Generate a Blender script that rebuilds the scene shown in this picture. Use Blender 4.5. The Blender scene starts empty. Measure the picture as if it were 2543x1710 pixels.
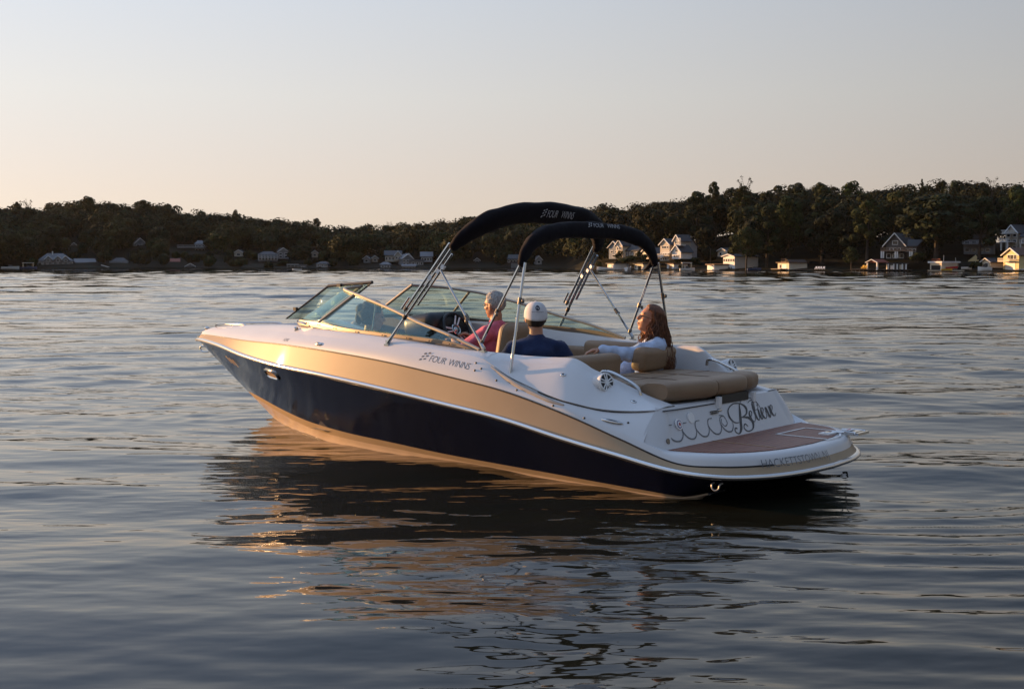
import bpy, bmesh, math, random
import numpy as np
from mathutils import Vector, Matrix, Euler
R = math.radians
sc = bpy.context.scene
col = sc.collection

# ------------------------------------------------------------------ camera
CAM_H = 1.619
cam_d = bpy.data.cameras.new('camera')
cam = bpy.data.objects.new('camera', cam_d); col.objects.link(cam)
cam_d.sensor_width = 36.0
cam_d.lens = 36.0 * 3013.7 / 2543.0
cam_d.clip_start = 0.05
cam_d.clip_end = 5000
cam.location = (0, 0, CAM_H)
cam.rotation_euler = (R(90 - 3.781), 0, 0)
sc.camera = cam

# ------------------------------------------------------------------ sky and sun
SUN_AZ, SUN_EL = 152.0, 7.0          # azimuth counted from +X, anticlockwise
world = bpy.data.worlds.new('World'); sc.world = world
world.use_nodes = True
wn = world.node_tree; wn.nodes.clear()
sky = wn.nodes.new('ShaderNodeTexSky'); sky.sky_type = 'NISHITA'; sky.sun_disc = False
sky.sun_elevation = R(SUN_EL); sky.sun_rotation = R(90 - SUN_AZ)
sky.altitude = 250; sky.air_density = 0.6; sky.dust_density = 0.8; sky.ozone_density = 1.0
bg = wn.nodes.new('ShaderNodeBackground'); bg.inputs['Strength'].default_value = 0.095
wo = wn.nodes.new('ShaderNodeOutputWorld')
# evening haze in the sky itself: cream low down, pale blue above, brighter towards the sun
wtc = wn.nodes.new('ShaderNodeTexCoord'); wsx = wn.nodes.new('ShaderNodeSeparateXYZ'); wn.links.new(wtc.outputs['Generated'], wsx.inputs[0])
ramp = wn.nodes.new('ShaderNodeValToRGB'); cr_ = ramp.color_ramp
while len(cr_.elements) > 1: cr_.elements.remove(cr_.elements[0])
SKY_STOPS = [(0.0, (1.01, .79, .63)), (.06, (1.04, .86, .73)), (.134, (1.03, .97, .895)), (.213, (.93, .965, 1.02)), (.29, (.84, .915, 1.05)), (.42, (.72, .88, 1.18)), (.65, (.74, 1.0, 1.50)), (1.0, (.85, 1.2, 1.85))]
cr_.elements[0].position = 0.0; cr_.elements[0].color = (*SKY_STOPS[0][1], 1)
for p_, c_ in SKY_STOPS[1:]:
    e_ = cr_.elements.new(p_); e_.color = (*c_, 1)
wn.links.new(wsx.outputs['Z'], ramp.inputs['Fac'])
wdot = wn.nodes.new('ShaderNodeVectorMath'); wdot.operation = 'DOT_PRODUCT'; wdot.inputs[1].default_value = (math.cos(R(SUN_AZ)), math.sin(R(SUN_AZ)), 0)
wn.links.new(wtc.outputs['Generated'], wdot.inputs[0])
wmad = wn.nodes.new('ShaderNodeMath'); wmad.operation = 'MULTIPLY_ADD'; wmad.inputs[1].default_value = 0.438; wmad.inputs[2].default_value = 0.405
wn.links.new(wdot.outputs['Value'], wmad.inputs[0])
wsc = wn.nodes.new('ShaderNodeVectorMath'); wsc.operation = 'SCALE'; wn.links.new(ramp.outputs['Color'], wsc.inputs[0])
wg = wn.nodes.new('ShaderNodeMath'); wg.operation = 'MULTIPLY'; wg.inputs[1].default_value = 1 / 0.15; wmx = wn.nodes.new('ShaderNodeMath'); wmx.operation = 'MAXIMUM'; wmx.inputs[1].default_value = 0.30; wn.links.new(wmad.outputs[0], wmx.inputs[0]); wn.links.new(wmx.outputs[0], wg.inputs[0]); wn.links.new(wg.outputs[0], wsc.inputs['Scale'])
wmix = wn.nodes.new('ShaderNodeMix'); wmix.data_type = 'RGBA'; wmix.inputs['Factor'].default_value = 0.85
wn.links.new(sky.outputs[0], wmix.inputs['A']); wn.links.new(wsc.outputs[0], wmix.inputs['B'])
wn.links.new(wmix.outputs['Result'], bg.inputs['Color']); wn.links.new(bg.outputs[0], wo.inputs['Surface'])

sun_d = bpy.data.lights.new('sun', 'SUN'); sun = bpy.data.objects.new('sun', sun_d); col.objects.link(sun)
sun_d.energy = 5.0; sun_d.angle = R(0.5); sun_d.color = (1.0, 0.54, 0.22)
sd = Vector((math.cos(R(SUN_AZ)) * math.cos(R(SUN_EL)), math.sin(R(SUN_AZ)) * math.cos(R(SUN_EL)), math.sin(R(SUN_EL))))
sun.rotation_euler = sd.to_track_quat('Z', 'Y').to_euler()
sun.location = sd * 60

sc.view_settings.view_transform = 'Standard'
sc.view_settings.look = 'None'
sc.view_settings.exposure = 0.887
sc.view_settings.gamma = 1.0
sc.cycles.max_bounces = 8
sc.cycles.transparent_max_bounces = 16
sc.cycles.caustics_reflective = True

# ------------------------------------------------------------------ helpers
def tag(o, label=None, cat=None, group=None, kind=None):
    if label: o['label'] = label
    if cat: o['category'] = cat
    if group: o['group'] = group
    if kind: o['kind'] = kind
    return o

def empty(name, loc=(0, 0, 0), rz=0.0, parent=None):
    o = bpy.data.objects.new(name, None); col.objects.link(o)
    o.empty_display_size = 0.1
    o.location = loc; o.rotation_euler = (0, 0, rz)
    if parent: o.parent = parent
    return o

MATS = {}
def mat(name, color=(0.5, 0.5, 0.5), rough=0.5, metal=0.0, spec=0.5, coat=0.0, ior=None, var=0.0, vscale=8.0, bump=0.0, bscale=40.0, sheen=0.0, detail=4.0, sub=0.0):
    """Principled material; var mixes in a procedural lighter/darker mottling of the thing's own colour."""
    if name in MATS: return MATS[name]
    m = bpy.data.materials.new(name); m.use_nodes = True
    nt = m.node_tree; p = nt.nodes['Principled BSDF']
    p.inputs['Base Color'].default_value = (*color, 1)
    p.inputs['Roughness'].default_value = rough
    p.inputs['Metallic'].default_value = metal
    p.inputs['Specular IOR Level'].default_value = spec
    p.inputs['Coat Weight'].default_value = coat
    p.inputs['Coat Roughness'].default_value = 0.05
    if sheen: p.inputs['Sheen Weight'].default_value = sheen
    if ior: p.inputs['IOR'].default_value = ior
    if sub:
        p.inputs['Subsurface Weight'].default_value = sub
        p.inputs['Subsurface Radius'].default_value = (0.01, 0.004, 0.002)
    if var or bump:
        tc = nt.nodes.new('ShaderNodeTexCoord')
    if var:
        n = nt.nodes.new('ShaderNodeTexNoise'); n.inputs['Scale'].default_value = vscale; n.inputs['Detail'].default_value = detail
        nt.links.new(tc.outputs['Object'], n.inputs['Vector'])
        r = nt.nodes.new('ShaderNodeValToRGB')
        r.color_ramp.elements[0].position = 0.3; r.color_ramp.elements[1].position = 0.7
        r.color_ramp.elements[0].color = (*[max(0, c * (1 - var)) for c in color], 1)
        r.color_ramp.elements[1].color = (*[min(1, c * (1 + var)) for c in color], 1)
        nt.links.new(n.outputs['Fac'], r.inputs['Fac']); nt.links.new(r.outputs['Color'], p.inputs['Base Color'])
    if bump:
        n2 = nt.nodes.new('ShaderNodeTexNoise'); n2.inputs['Scale'].default_value = bscale; n2.inputs['Detail'].default_value = 5
        nt.links.new(tc.outputs['Object'], n2.inputs['Vector'])
        b = nt.nodes.new('ShaderNodeBump'); b.inputs['Strength'].default_value = bump; b.inputs['Distance'].default_value = 0.01
        nt.links.new(n2.outputs['Fac'], b.inputs['Height']); nt.links.new(b.outputs['Normal'], p.inputs['Normal'])
    MATS[name] = m
    return m

def meshobj(name, V, F, m, parent=None, smooth=True, angle=35, mi=None):
    me = bpy.data.meshes.new(name)
    me.from_pydata([tuple(map(float, v)) for v in V], [], [tuple(map(int, f)) for f in F])
    for k in (m if isinstance(m, (list, tuple)) else [m]): me.materials.append(k)
    if mi is not None: me.polygons.foreach_set('material_index', np.asarray(mi, dtype=np.int32))
    bm = bmesh.new(); bm.from_mesh(me)
    bmesh.ops.remove_doubles(bm, verts=bm.verts, dist=1e-5)
    bmesh.ops.recalc_face_normals(bm, faces=bm.faces)
    bm.to_mesh(me); bm.free()
    if smooth:
        me.polygons.foreach_set('use_smooth', np.ones(len(me.polygons), dtype=bool))
        me.set_sharp_from_angle(angle=R(angle))
    me.update()
    o = bpy.data.objects.new(name, me); col.objects.link(o)
    if parent: o.parent = parent
    return o

class MB:
    """collects shapes, builds ONE mesh object"""
    def __init__(self): self.V = []; self.F = []; self.I = []
    def add(self, V, F, i=0):
        n = len(self.V); self.V += [tuple(v) for v in V]; self.F += [tuple(k + n for k in f) for f in F]; self.I += [i] * len(F); return self
    def box(self, c, s, rz=0.0, i=0, M=None):
        x, y, z = [k / 2 for k in s]
        V = [Vector((a * x, b * y, d * z)) for d in (-1, 1) for a, b in ((-1, -1), (1, -1), (1, 1), (-1, 1))]
        if rz: V = [Matrix.Rotation(rz, 3, 'Z') @ v for v in V]
        if M is not None: V = [M @ v for v in V]
        V = [v + Vector(c) for v in V]
        return self.add(V, [(3, 2, 1, 0), (4, 5, 6, 7), (0, 1, 5, 4), (1, 2, 6, 5), (2, 3, 7, 6), (3, 0, 4, 7)], i)
    def bbox(self, x0, x1, y0, y1, z0, z1, i=0):
        return self.box(((x0 + x1) / 2, (y0 + y1) / 2, (z0 + z1) / 2), (x1 - x0, y1 - y0, z1 - z0), i=i)
    def tube(self, P, r, n=10, i=0, cap=True, closed=False):
        P = [Vector(p) for p in P]; m = len(P)
        rr = r if hasattr(r, '__len__') else [r] * m
        V = []; F = []; prev = None
        for k in range(m):
            a = P[k - 1] if k > 0 else (P[-1] if closed else P[k]); b = P[k + 1] if k < m - 1 else (P[0] if closed else P[k])
            t = (b - a).normalized()
            if prev is None:
                u = t.orthogonal().normalized()
            else:
                u = (prev - t * prev.dot(t)); u = u.normalized() if u.length > 1e-6 else t.orthogonal().normalized()
            prev = u; w = t.cross(u)
            for j in range(n):
                q = 2 * math.pi * j / n
                V.append(P[k] + (u * math.cos(q) + w * math.sin(q)) * rr[k])
        for k in range(m - 1 + (1 if closed else 0)):
            k2 = (k + 1) % m
            for j in range(n):
                j2 = (j + 1) % n
                F.append((k * n + j, k * n + j2, k2 * n + j2, k2 * n + j))
        if cap and not closed:
            F.append(tuple(range(n))[::-1]); F.append(tuple((m - 1) * n + j for j in range(n)))
        return self.add(V, F, i)
    def ell(self, c, r, n=16, m=10, i=0, M=None):
        V = []; F = []
        for a in range(m + 1):
            th = math.pi * a / m
            for b in range(n):
                ph = 2 * math.pi * b / n
                v = Vector((r[0] * math.sin(th) * math.cos(ph), r[1] * math.sin(th) * math.sin(ph), r[2] * math.cos(th)))
                if M is not None: v = M @ v
                V.append(v + Vector(c))
        for a in range(m):
            for b in range(n):
                F.append((a * n + b, (a + 1) * n + b, (a + 1) * n + (b + 1) % n, a * n + (b + 1) % n))
        return self.add(V, F, i)
    def prism(self, poly, z0, z1, i=0):
        n = len(poly); V = [(x, y, z0) for x, y in poly] + [(x, y, z1) for x, y in poly]
        return self.add(V, [tuple(range(n))[::-1], tuple(range(n, 2 * n))] + [(k, (k + 1) % n, (k + 1) % n + n, k + n) for k in range(n)], i)
    def build(self, name, m, parent=None, smooth=True, angle=35):
        return meshobj(name, self.V, self.F, m, parent, smooth, angle, self.I)

def rbox(name, c, s, r, m, parent=None, rot=None, seg=4, taper=None):
    """rounded box"""
    bm = bmesh.new(); bmesh.ops.create_cube(bm, size=1.0)
    for v in bm.verts:
        v.co = Vector((v.co.x * s[0], v.co.y * s[1], v.co.z * s[2]))
        if taper and v.co.z > 0: v.co.x = v.co.x * taper[0] + taper[2]; v.co.y *= taper[1]
    bmesh.ops.bevel(bm, geom=bm.edges[:], offset=r, segments=seg, affect='EDGES', profile=0.5)
    Mx = Matrix.Translation(Vector(c)) @ (Euler(rot).to_matrix().to_4x4() if rot else Matrix())
    bm.transform(Mx)
    me = bpy.data.meshes.new(name); bm.to_mesh(me); bm.free()
    me.materials.append(m); me.polygons.foreach_set('use_smooth', np.ones(len(me.polygons), dtype=bool))
    me.set_sharp_from_angle(angle=R(50))
    o = bpy.data.objects.new(name, me); col.objects.link(o)
    if parent: o.parent = parent
    return o

def cr(P, n):
    """Catmull-Rom through P, n samples uniform in index"""
    P = np.asarray(P, float); m = len(P)
    u = np.linspace(0, m - 1, n); i = np.minimum(u.astype(int), m - 2); f = (u - i)[:, None]
    g = lambda k: P[np.clip(k, 0, m - 1)]
    p0 = np.where((i - 1 < 0)[:, None], 2 * g(i) - g(i + 1), g(i - 1)); p1 = g(i); p2 = g(i + 1)
    p3 = np.where((i + 2 > m - 1)[:, None], 2 * g(i + 1) - g(i), g(i + 2))
    return .5 * ((2 * p1) + (-p0 + p2) * f + (2 * p0 - 5 * p1 + 4 * p2 - p3) * f ** 2 + (-p0 + 3 * p1 - 3 * p2 + p3) * f ** 3)

def loft(rows, close=False):
    """rows: list of equal-length point lists -> V, F"""
    n = len(rows[0]); V = [tuple(p) for r in rows for p in r]; F = []
    for a in range(len(rows) - 1):
        for b in range(n - 1 + (1 if close else 0)):
            b2 = (b + 1) % n
            F.append((a * n + b, a * n + b2, (a + 1) * n + b2, (a + 1) * n + b))
    return V, F

def textmesh(s, size=1.0, shear=0.0, thin=0.010, spacing=1.0):
    """a text as plain verts and faces (built-in font), origin at its lower left"""
    cu = bpy.data.curves.new('lettering', 'FONT'); cu.body = s; cu.size = size; cu.shear = shear; cu.space_character = spacing
    cu.resolution_u = 3; cu.offset = -thin * size
    o = bpy.data.objects.new('lettering', cu); col.objects.link(o)
    dg = bpy.context.evaluated_depsgraph_get(); dg.update()
    me = bpy.data.meshes.new_from_object(o.evaluated_get(dg))
    bm = bmesh.new(); bm.from_mesh(me)
    bmesh.ops.triangulate(bm, faces=bm.faces)
    for _ in range(2):
        es = [e for e in bm.edges if e.calc_length() > size * 0.12]
        if es: bmesh.ops.subdivide_edges(bm, edges=es, cuts=1)
        bmesh.ops.triangulate(bm, faces=bm.faces)
    V = [v.co.copy() for v in bm.verts]; bm.verts.index_update(); F = [[v.index for v in f.verts] for f in bm.faces]
    bm.free(); bpy.data.objects.remove(o); bpy.data.curves.remove(cu); bpy.data.meshes.remove(me)
    x0 = min(v.x for v in V)
    return [Vector((v.x - x0, v.y, 0)) for v in V], F
# ------------------------------------------------------------------ the lake: real waves near, bump everywhere
def water_material():
    m = bpy.data.materials.new('lake_water'); m.use_nodes = True
    nt = m.node_tree; p = nt.nodes['Principled BSDF']
    p.inputs['Base Color'].default_value = (0.013, 0.013, 0.008, 1)
    p.inputs['Roughness'].default_value = 0.03
    p.inputs['IOR'].default_value = 1.333
    tc = nt.nodes.new('ShaderNodeTexCoord')
    mp = nt.nodes.new('ShaderNodeMapping'); mp.inputs['Scale'].default_value = (0.45, 1.0, 1.0)
    nt.links.new(tc.outputs['Object'], mp.inputs['Vector'])
    def noise(scale, detail):
        n = nt.nodes.new('ShaderNodeTexNoise'); n.inputs['Scale'].default_value = scale; n.inputs['Detail'].default_value = detail; n.inputs['Roughness'].default_value = 0.5
        nt.links.new(mp.outputs[0], n.inputs['Vector']); return n
    n1 = noise(2.6, 2.0); n2 = noise(9.0, 1.5)
    ad = nt.nodes.new('ShaderNodeMath'); ad.operation = 'MULTIPLY_ADD'; ad.inputs[1].default_value = 0.22
    nt.links.new(n2.outputs['Fac'], ad.inputs[0]); nt.links.new(n1.outputs['Fac'], ad.inputs[2])
    b1 = nt.nodes.new('ShaderNodeBump'); b1.inputs['Strength'].default_value = 1.0; b1.inputs['Distance'].default_value = WATER_BUMP
    # the fine ripple dies down away from the boat's own disturbed water
    ge = nt.nodes.new('ShaderNodeNewGeometry'); ln = nt.nodes.new('ShaderNodeVectorMath'); ln.operation = 'LENGTH'; nt.links.new(ge.outputs['Position'], ln.inputs[0])
    mr = nt.nodes.new('ShaderNodeMapRange'); mr.inputs[1].default_value = 10; mr.inputs[2].default_value = 70; mr.inputs[3].default_value = 1.0; mr.inputs[4].default_value = 0.25
    wp = nt.nodes.new('ShaderNodeTexNoise'); wp.inputs['Scale'].default_value = 0.16; wp.inputs['Detail'].default_value = 2.5; nt.links.new(tc.outputs['Object'], wp.inputs['Vector'])
    wr2 = nt.nodes.new('ShaderNodeMapRange'); wr2.inputs[1].default_value = 0.35; wr2.inputs[2].default_value = 0.68; wr2.inputs[3].default_value = 0.35; wr2.inputs[4].default_value = 1.9
    nt.links.new(wp.outputs['Fac'], wr2.inputs[0])
    wm = nt.nodes.new('ShaderNodeMath'); wm.operation = 'MULTIPLY'; nt.links.new(wr2.outputs[0], wm.inputs[0]); nt.links.new(mr.outputs[0], wm.inputs[1])
    nt.links.new(ln.outputs['Value'], mr.inputs[0])
    wd = nt.nodes.new('ShaderNodeMath'); wd.operation = 'MULTIPLY'; wd.inputs[1].default_value = WATER_BUMP; nt.links.new(wm.outputs[0], wd.inputs[0]); nt.links.new(wd.outputs[0], b1.inputs['Distance'])
    nt.links.new(ad.outputs[0], b1.inputs['Height']); nt.links.new(b1.outputs['Normal'], p.inputs['Normal'])
    return m
WATER_BUMP = 0.019
BOAT_XY = (2.093, 8.735); BOAT_YAW = R(139.43)

def wave_height(x, y):
    rng = np.random.RandomState(5)
    z = np.zeros_like(x)
    d = np.hypot(x, y)
    cell = np.maximum(d * 0.0041, 0.02)
    # slow patches of stronger and weaker ripple
    patch = 0.75 + 0.35 * np.sin(0.11 * x + 0.23 * y + 0.7) * np.sin(0.19 * x - 0.13 * y) + 0.25 * np.sin(0.05 * x - 0.31 * y + 2)
    far = np.clip((d - 6) / 22, 0, 1)
    for k in range(110):
        lam = 0.17 * (24.0 ** rng.rand())                     # 0.28 .. 3.9 m
        th = R(90) + rng.randn() * R(21) + (R(180) if rng.rand() < 0.3 else 0)
        slope = 0.0165 * (0.55 + 0.75 * rng.rand())
        kk = 2 * math.pi / lam
        w = np.clip((lam / cell - 2.2) / 2.5, 0, 1)           # fade what the mesh cannot carry
        amp = slope / kk
        ph = rng.rand() * 6.283
        # gentle bending of the crests
        xs = x + 0.35 * np.sin(y * 0.37 + k) ; ys = y + 0.22 * np.sin(x * 0.53 + 1.7 * k)
        near_cut = (0.62 + 0.38 * far) if lam < 1.2 else (0.85 + 0.25 * far)
        z += amp * w * near_cut * np.sin(kk * (math.cos(th) * xs + math.sin(th) * ys) + ph)
    # longer, lazier waves further out
    out = np.clip((d - 25) / 45, 0, 1)
    for k in range(46):
        lam = 2.4 * (3.4 ** rng.rand()); th = R(90) + rng.randn() * R(24); kk = 2 * math.pi / lam
        w = np.clip((lam / cell - 2.0) / 1.5, 0, 1)
        xs = x + 1.2 * np.sin(y * 0.11 + k); ys = y + 0.6 * np.sin(x * 0.13 + 1.7 * k)
        z += out * w * 0.0095 / kk * np.sin(kk * (math.cos(th) * xs + math.sin(th) * ys) + rng.rand() * 6.283)
    z *= patch
    # rings spreading from the idling stern, strongest at the right of the boat
    cx, cy = 2.6, 9.6
    rr = np.hypot(x - cx, y - cy); az = np.arctan2(y - cy, x - cx)
    sect = np.exp(-((az - R(-82)) / 0.50) ** 2) + 0.7 * np.exp(-((az - R(-20)) / 0.55) ** 2)
    env = np.clip((rr - 1.0) / 1.0, 0, 1) * np.exp(-np.maximum(rr - 4.5, 0) / 2.0)
    z *= 1 - .62 * np.clip(sect * env, 0, 1)
    z += sect * env * (0.0052 * np.sin(2 * math.pi * (rr + 0.06 * np.sin(3 * az) + .04 * np.sin(2.1 * rr)) / 0.275) + 0.0034 * np.sin(2 * math.pi * (rr + .05 * np.sin(4 * az + 1)) / 0.47 + 1.0))
    # small ripples shed by the bow and along the hull
    bx, by = -2.6, 12.3
    rb = np.hypot((x - bx) * 0.8, y - by)
    z += np.exp(-np.maximum(rb - 0.6, 0) / 1.6) * 0.0022 * np.sin(2 * math.pi * rb / 0.27)
    return z

def build_water():
    a0, a1 = R(28), R(152)
    nr, na = 1500, 760
    r = 1.2 * (460 / 1.2) ** (np.linspace(0, 1, nr))
    a = np.linspace(a0, a1, na)
    rr, aa = np.meshgrid(r, a, indexing='ij')
    x = rr * np.cos(aa); y = rr * np.sin(aa); z = wave_height(x, y)
    V = np.stack([x, y, z], -1).reshape(-1, 3)
    idx = np.arange(nr * na).reshape(nr, na)
    q = np.stack([idx[:-1, :-1], idx[1:, :-1], idx[1:, 1:], idx[:-1, 1:]], -1).reshape(-1, 4)[:, ::-1]
    # the rest of the lake, a coarse skirt all round that joins the fine sheet edge to edge
    me = bpy.data.meshes.new('lake_water')
    me.vertices.add(len(V)); me.vertices.foreach_set('co', V.astype(np.float32).ravel())
    me.loops.add(q.size); me.loops.foreach_set('vertex_index', q.astype(np.int32).ravel())
    me.polygons.add(len(q)); me.polygons.foreach_set('loop_start', np.arange(0, q.size, 4, dtype=np.int32)); me.polygons.foreach_set('loop_total', np.full(len(q), 4, dtype=np.int32))
    me.polygons.foreach_set('use_smooth', np.ones(len(q), dtype=bool))
    me.update(calc_edges=True); me.validate()
    bm = bmesh.new(); bm.from_mesh(me); bm.verts.ensure_lookup_table()
    vs = [bm.verts[idx[0, k]] for k in range(na)]
    cv = bm.verts.new((0, 0, 0))
    for p, q_ in zip(vs[:-1], vs[1:]): bm.faces.new((p, q_, cv))
    bm.verts.ensure_lookup_table()
    ends = bm.verts[idx[-1, 0]], bm.verts[idx[-1, na - 1]]
    far = [bm.verts.new((460 * math.cos(t), 460 * math.sin(t), 0)) for t in np.linspace(a0, a1 - 2 * math.pi, 28)[1:-1]]
    ring = [ends[0]] + far + [ends[1]]
    for p, q_ in zip(ring[:-1], ring[1:]): bm.faces.new((cv, q_, p))
    bm.to_mesh(me); bm.free(); me.update()
    me.materials.append(water_material())
    o = bpy.data.objects.new('water', me); col.objects.link(o); o['kind'] = 'structure'
    return o
water = build_water()
# ------------------------------------------------------------------ the motor boat (boat frame: X forward, Y to port, Z up)
gel_white = mat('gelcoat_white', (0.57, 0.565, 0.565), 0.4, coat=0.25, var=0.03, vscale=2.5)
gel_tan = mat('gelcoat_sand', (0.36, 0.265, 0.168), 0.55, spec=0.22, coat=0.05, var=0.05, vscale=3.0)
gel_navy = mat('gelcoat_navy', (0.007, 0.010, 0.030), 0.13, coat=0.6)
gel_cream = mat('gelcoat_cream', (0.66, 0.50, 0.36), 0.22, coat=0.3, var=0.08, vscale=4.0)
stripe_dark = mat('stripe_dark', (0.012, 0.012, 0.016), 0.35)
chrome = mat('stainless', (0.50, 0.49, 0.48), 0.07, metal=1.0)
alu = mat('windshield_aluminium', (0.36, 0.31, 0.25), 0.42, metal=0.55)
alu_base = mat('base_frame_bronze', (0.17, 0.13, 0.095), 0.45, metal=0.35)
alu_dark = mat('dark_trim', (0.06, 0.055, 0.05), 0.35, metal=0.3)
rubber = mat('black_rubber', (0.012, 0.012, 0.013), 0.5)
plastic_white = mat('white_plastic', (0.75, 0.75, 0.74), 0.35)
vinyl = mat('tan_vinyl', (0.235, 0.150, 0.085), 0.55, var=0.10, vscale=5.0, bump=0.25, bscale=160.0)
vinyl_lt = mat('light_vinyl', (0.42, 0.36, 0.29), 0.5, var=0.06, vscale=5.0, bump=0.2, bscale=160.0)
dash_black = mat('dash_black', (0.010, 0.010, 0.011), 0.4)
canvas = mat('bimini_canvas', (0.0075, 0.0055, 0.0075), 0.9, spec=0.15, sheen=0.04, bump=0.7, bscale=16.0)
lettering_grey = mat('lettering_grey', (0.085, 0.088, 0.092), 0.35, metal=0.3)
lettering_black = mat('lettering_black', (0.025, 0.027, 0.032), 0.45)
lettering_pale = mat('lettering_pale', (0.46, 0.46, 0.48), 0.7)
lettering_gold = mat('lettering_gold', (0.75, 0.48, 0.08), 0.4)
floor_mat = mat('cockpit_floor', (0.30, 0.27, 0.23), 0.7, var=0.1)

def teak():
    m = bpy.data.materials.new('teak_deck'); m.use_nodes = True; nt = m.node_tree; p = nt.nodes['Principled BSDF']
    p.inputs['Roughness'].default_value = 0.55
    tc = nt.nodes.new('ShaderNodeTexCoord'); sx = nt.nodes.new('ShaderNodeSeparateXYZ'); nt.links.new(tc.outputs['Object'], sx.inputs[0])
    mu = nt.nodes.new('ShaderNodeMath'); mu.operation = 'MULTIPLY'; mu.inputs[1].default_value = 1 / 0.046
    nt.links.new(sx.outputs['X'], mu.inputs[0])
    fr = nt.nodes.new('ShaderNodeMath'); fr.operation = 'FRACT'; nt.links.new(mu.outputs[0], fr.inputs[0])
    lt = nt.nodes.new('ShaderNodeMath'); lt.operation = 'LESS_THAN'; lt.inputs[1].default_value = 0.14; nt.links.new(fr.outputs[0], lt.inputs[0])
    n = nt.nodes.new('ShaderNodeTexNoise'); n.inputs['Scale'].default_value = 6.0; n.inputs['Detail'].default_value = 6
    mp = nt.nodes.new('ShaderNodeMapping'); mp.inputs['Scale'].default_value = (8, 0.8, 1); nt.links.new(tc.outputs['Object'], mp.inputs[0]); nt.links.new(mp.outputs[0], n.inputs['Vector'])
    r = nt.nodes.new('ShaderNodeValToRGB'); r.color_ramp.elements[0].color = (0.14, 0.044, 0.025, 1); r.color_ramp.elements[1].color = (0.26, 0.098, 0.054, 1)
    r.color_ramp.elements[0].position = 0.3; r.color_ramp.elements[1].position = 0.7
    nt.links.new(n.outputs['Fac'], r.inputs[0])
    mx = nt.nodes.new('ShaderNodeMix'); mx.data_type = 'RGBA'; mx.inputs['B'].default_value = (0.26, 0.17, 0.12, 1)
    nt.links.new(lt.outputs[0], mx.inputs['Factor']); nt.links.new(r.outputs[0], mx.inputs['A']); nt.links.new(mx.outputs['Result'], p.inputs['Base Color'])
    return m
teak_mat = teak()

def glass():
    m = bpy.data.materials.new('tinted_glass'); m.use_nodes = True; nt = m.node_tree; nt.nodes.clear()
    o = nt.nodes.new('ShaderNodeOutputMaterial'); t = nt.nodes.new('ShaderNodeBsdfTransparent'); t.inputs[0].default_value = (0.83, 0.91, 0.87, 1)
    g = nt.nodes.new('ShaderNodeBsdfGlossy'); g.inputs['Roughness'].default_value = 0.02; g.inputs[0].default_value = (0.85, 1.0, 0.97, 1)
    lw = nt.nodes.new('ShaderNodeLayerWeight'); lw.inputs['Blend'].default_value = 0.5
    pw = nt.nodes.new('ShaderNodeMath'); pw.operation = 'POWER'; pw.inputs[1].default_value = 4.0; nt.links.new(lw.outputs['Facing'], pw.inputs[0])
    f = nt.nodes.new('ShaderNodeMath'); f.operation = 'MULTIPLY_ADD'; f.inputs[1].default_value = 0.6; f.inputs[2].default_value = 0.055; nt.links.new(pw.outputs[0], f.inputs[0])
    x = nt.nodes.new('ShaderNodeMixShader'); nt.links.new(f.outputs[0], x.inputs[0]); nt.links.new(t.outputs[0], x.inputs[1]); nt.links.new(g.outputs[0], x.inputs[2])
    nt.links.new(x.outputs[0], o.inputs[0])
    return m
glass_mat = glass()

boat = empty('motor_boat', (BOAT_XY[0], BOAT_XY[1], 0), BOAT_YAW)
tag(boat, 'navy, sand and white open motor boat with folded black bimini tops idling on the lake', 'boat')

# --- hull curves, matched stations from the bow to the middle of the stern
SX = [7.35, 7.26, 7.06, 6.8, 6.2, 5.5, 4.7, 3.9, 3.1, 2.4, 1.8, 1.25, .8, .4, .1, -.1, -.21, -.245]
RY = [0, .085, .19, .30, .54, .80, 1.04, 1.19, 1.255, 1.265, 1.25, 1.215, 1.165, 1.09, .97, .73, .4, 0]
RZ = [.785, .79, .80, .803, .788, .745, .708, .678, .62, .55, .48, .378, .298, .222, .195, .19, .19, .19]
WLp = [(6.03, 0), (5.98, .03), (5.8, .12), (5.5, .27), (5.0, .46), (4.5, .61), (3.9, .73), (3.3, .79), (2.7, .83), (2.1, .865), (1.55, .895), (1.05, .92), (.7, .925), (.5, .91), (.42, .82), (.38, .6), (.36, .3), (.36, 0)]
PZ = [.835, .84, .852, .858, .868, .878, .892, .878, .832, .757, .675, .543, .40, .268, .255, .255, .255, .255]
PXo = [7.31, 7.22, 7.03, 6.77, 6.18, 5.49, 4.7, 3.9, 3.1, 2.4, 1.8, 1.25, .8, .4, .12, -.07, -.175, -.21]
PYi = [0, .07, .155, .255, .485, .75, .995, 1.145, 1.21, 1.22, 1.205, 1.17, 1.12, 1.05, .93, .70, .385, 0]
VA = [.66, .66, .66, .67, .745, .80, .83, .85, .88, .89, .895, .90, .905, .925, .965, .985, .985, .985]
VB = [.74, .74, .745, .76, .855, .91, .925, .935, .95, .965, .975, .98, .985, .985, .985, .985, .985, .985]
NS = 18 * 8
rail_c = cr(list(zip(SX, RY, RZ)), NS); wl_c = cr([(a, b, 0) for a, b in WLp], NS); pin_c = cr(list(zip(PXo, PYi, PZ)), NS)
va = cr([(v, 0) for v in VA], NS)[:, :1]; vb = cr([(v, 0) for v in VB], NS)[:, :1]
wl_c[:, 1] = np.maximum(wl_c[:, 1], 0); rail_c[:, 1] = np.maximum(rail_c[:, 1], 0)
keel_c = wl_c * [0.98, 0.45, 1]; keel_c[:, 2] = -0.36; keel_c[:, 0] -= np.linspace(0.45, 0, NS)

def mirror(c):
    """both sides: port curve reversed from the stern centre to the bow, then starboard back"""
    return np.concatenate([c[::-1], (c * [1, -1, 1])[1:]])

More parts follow.
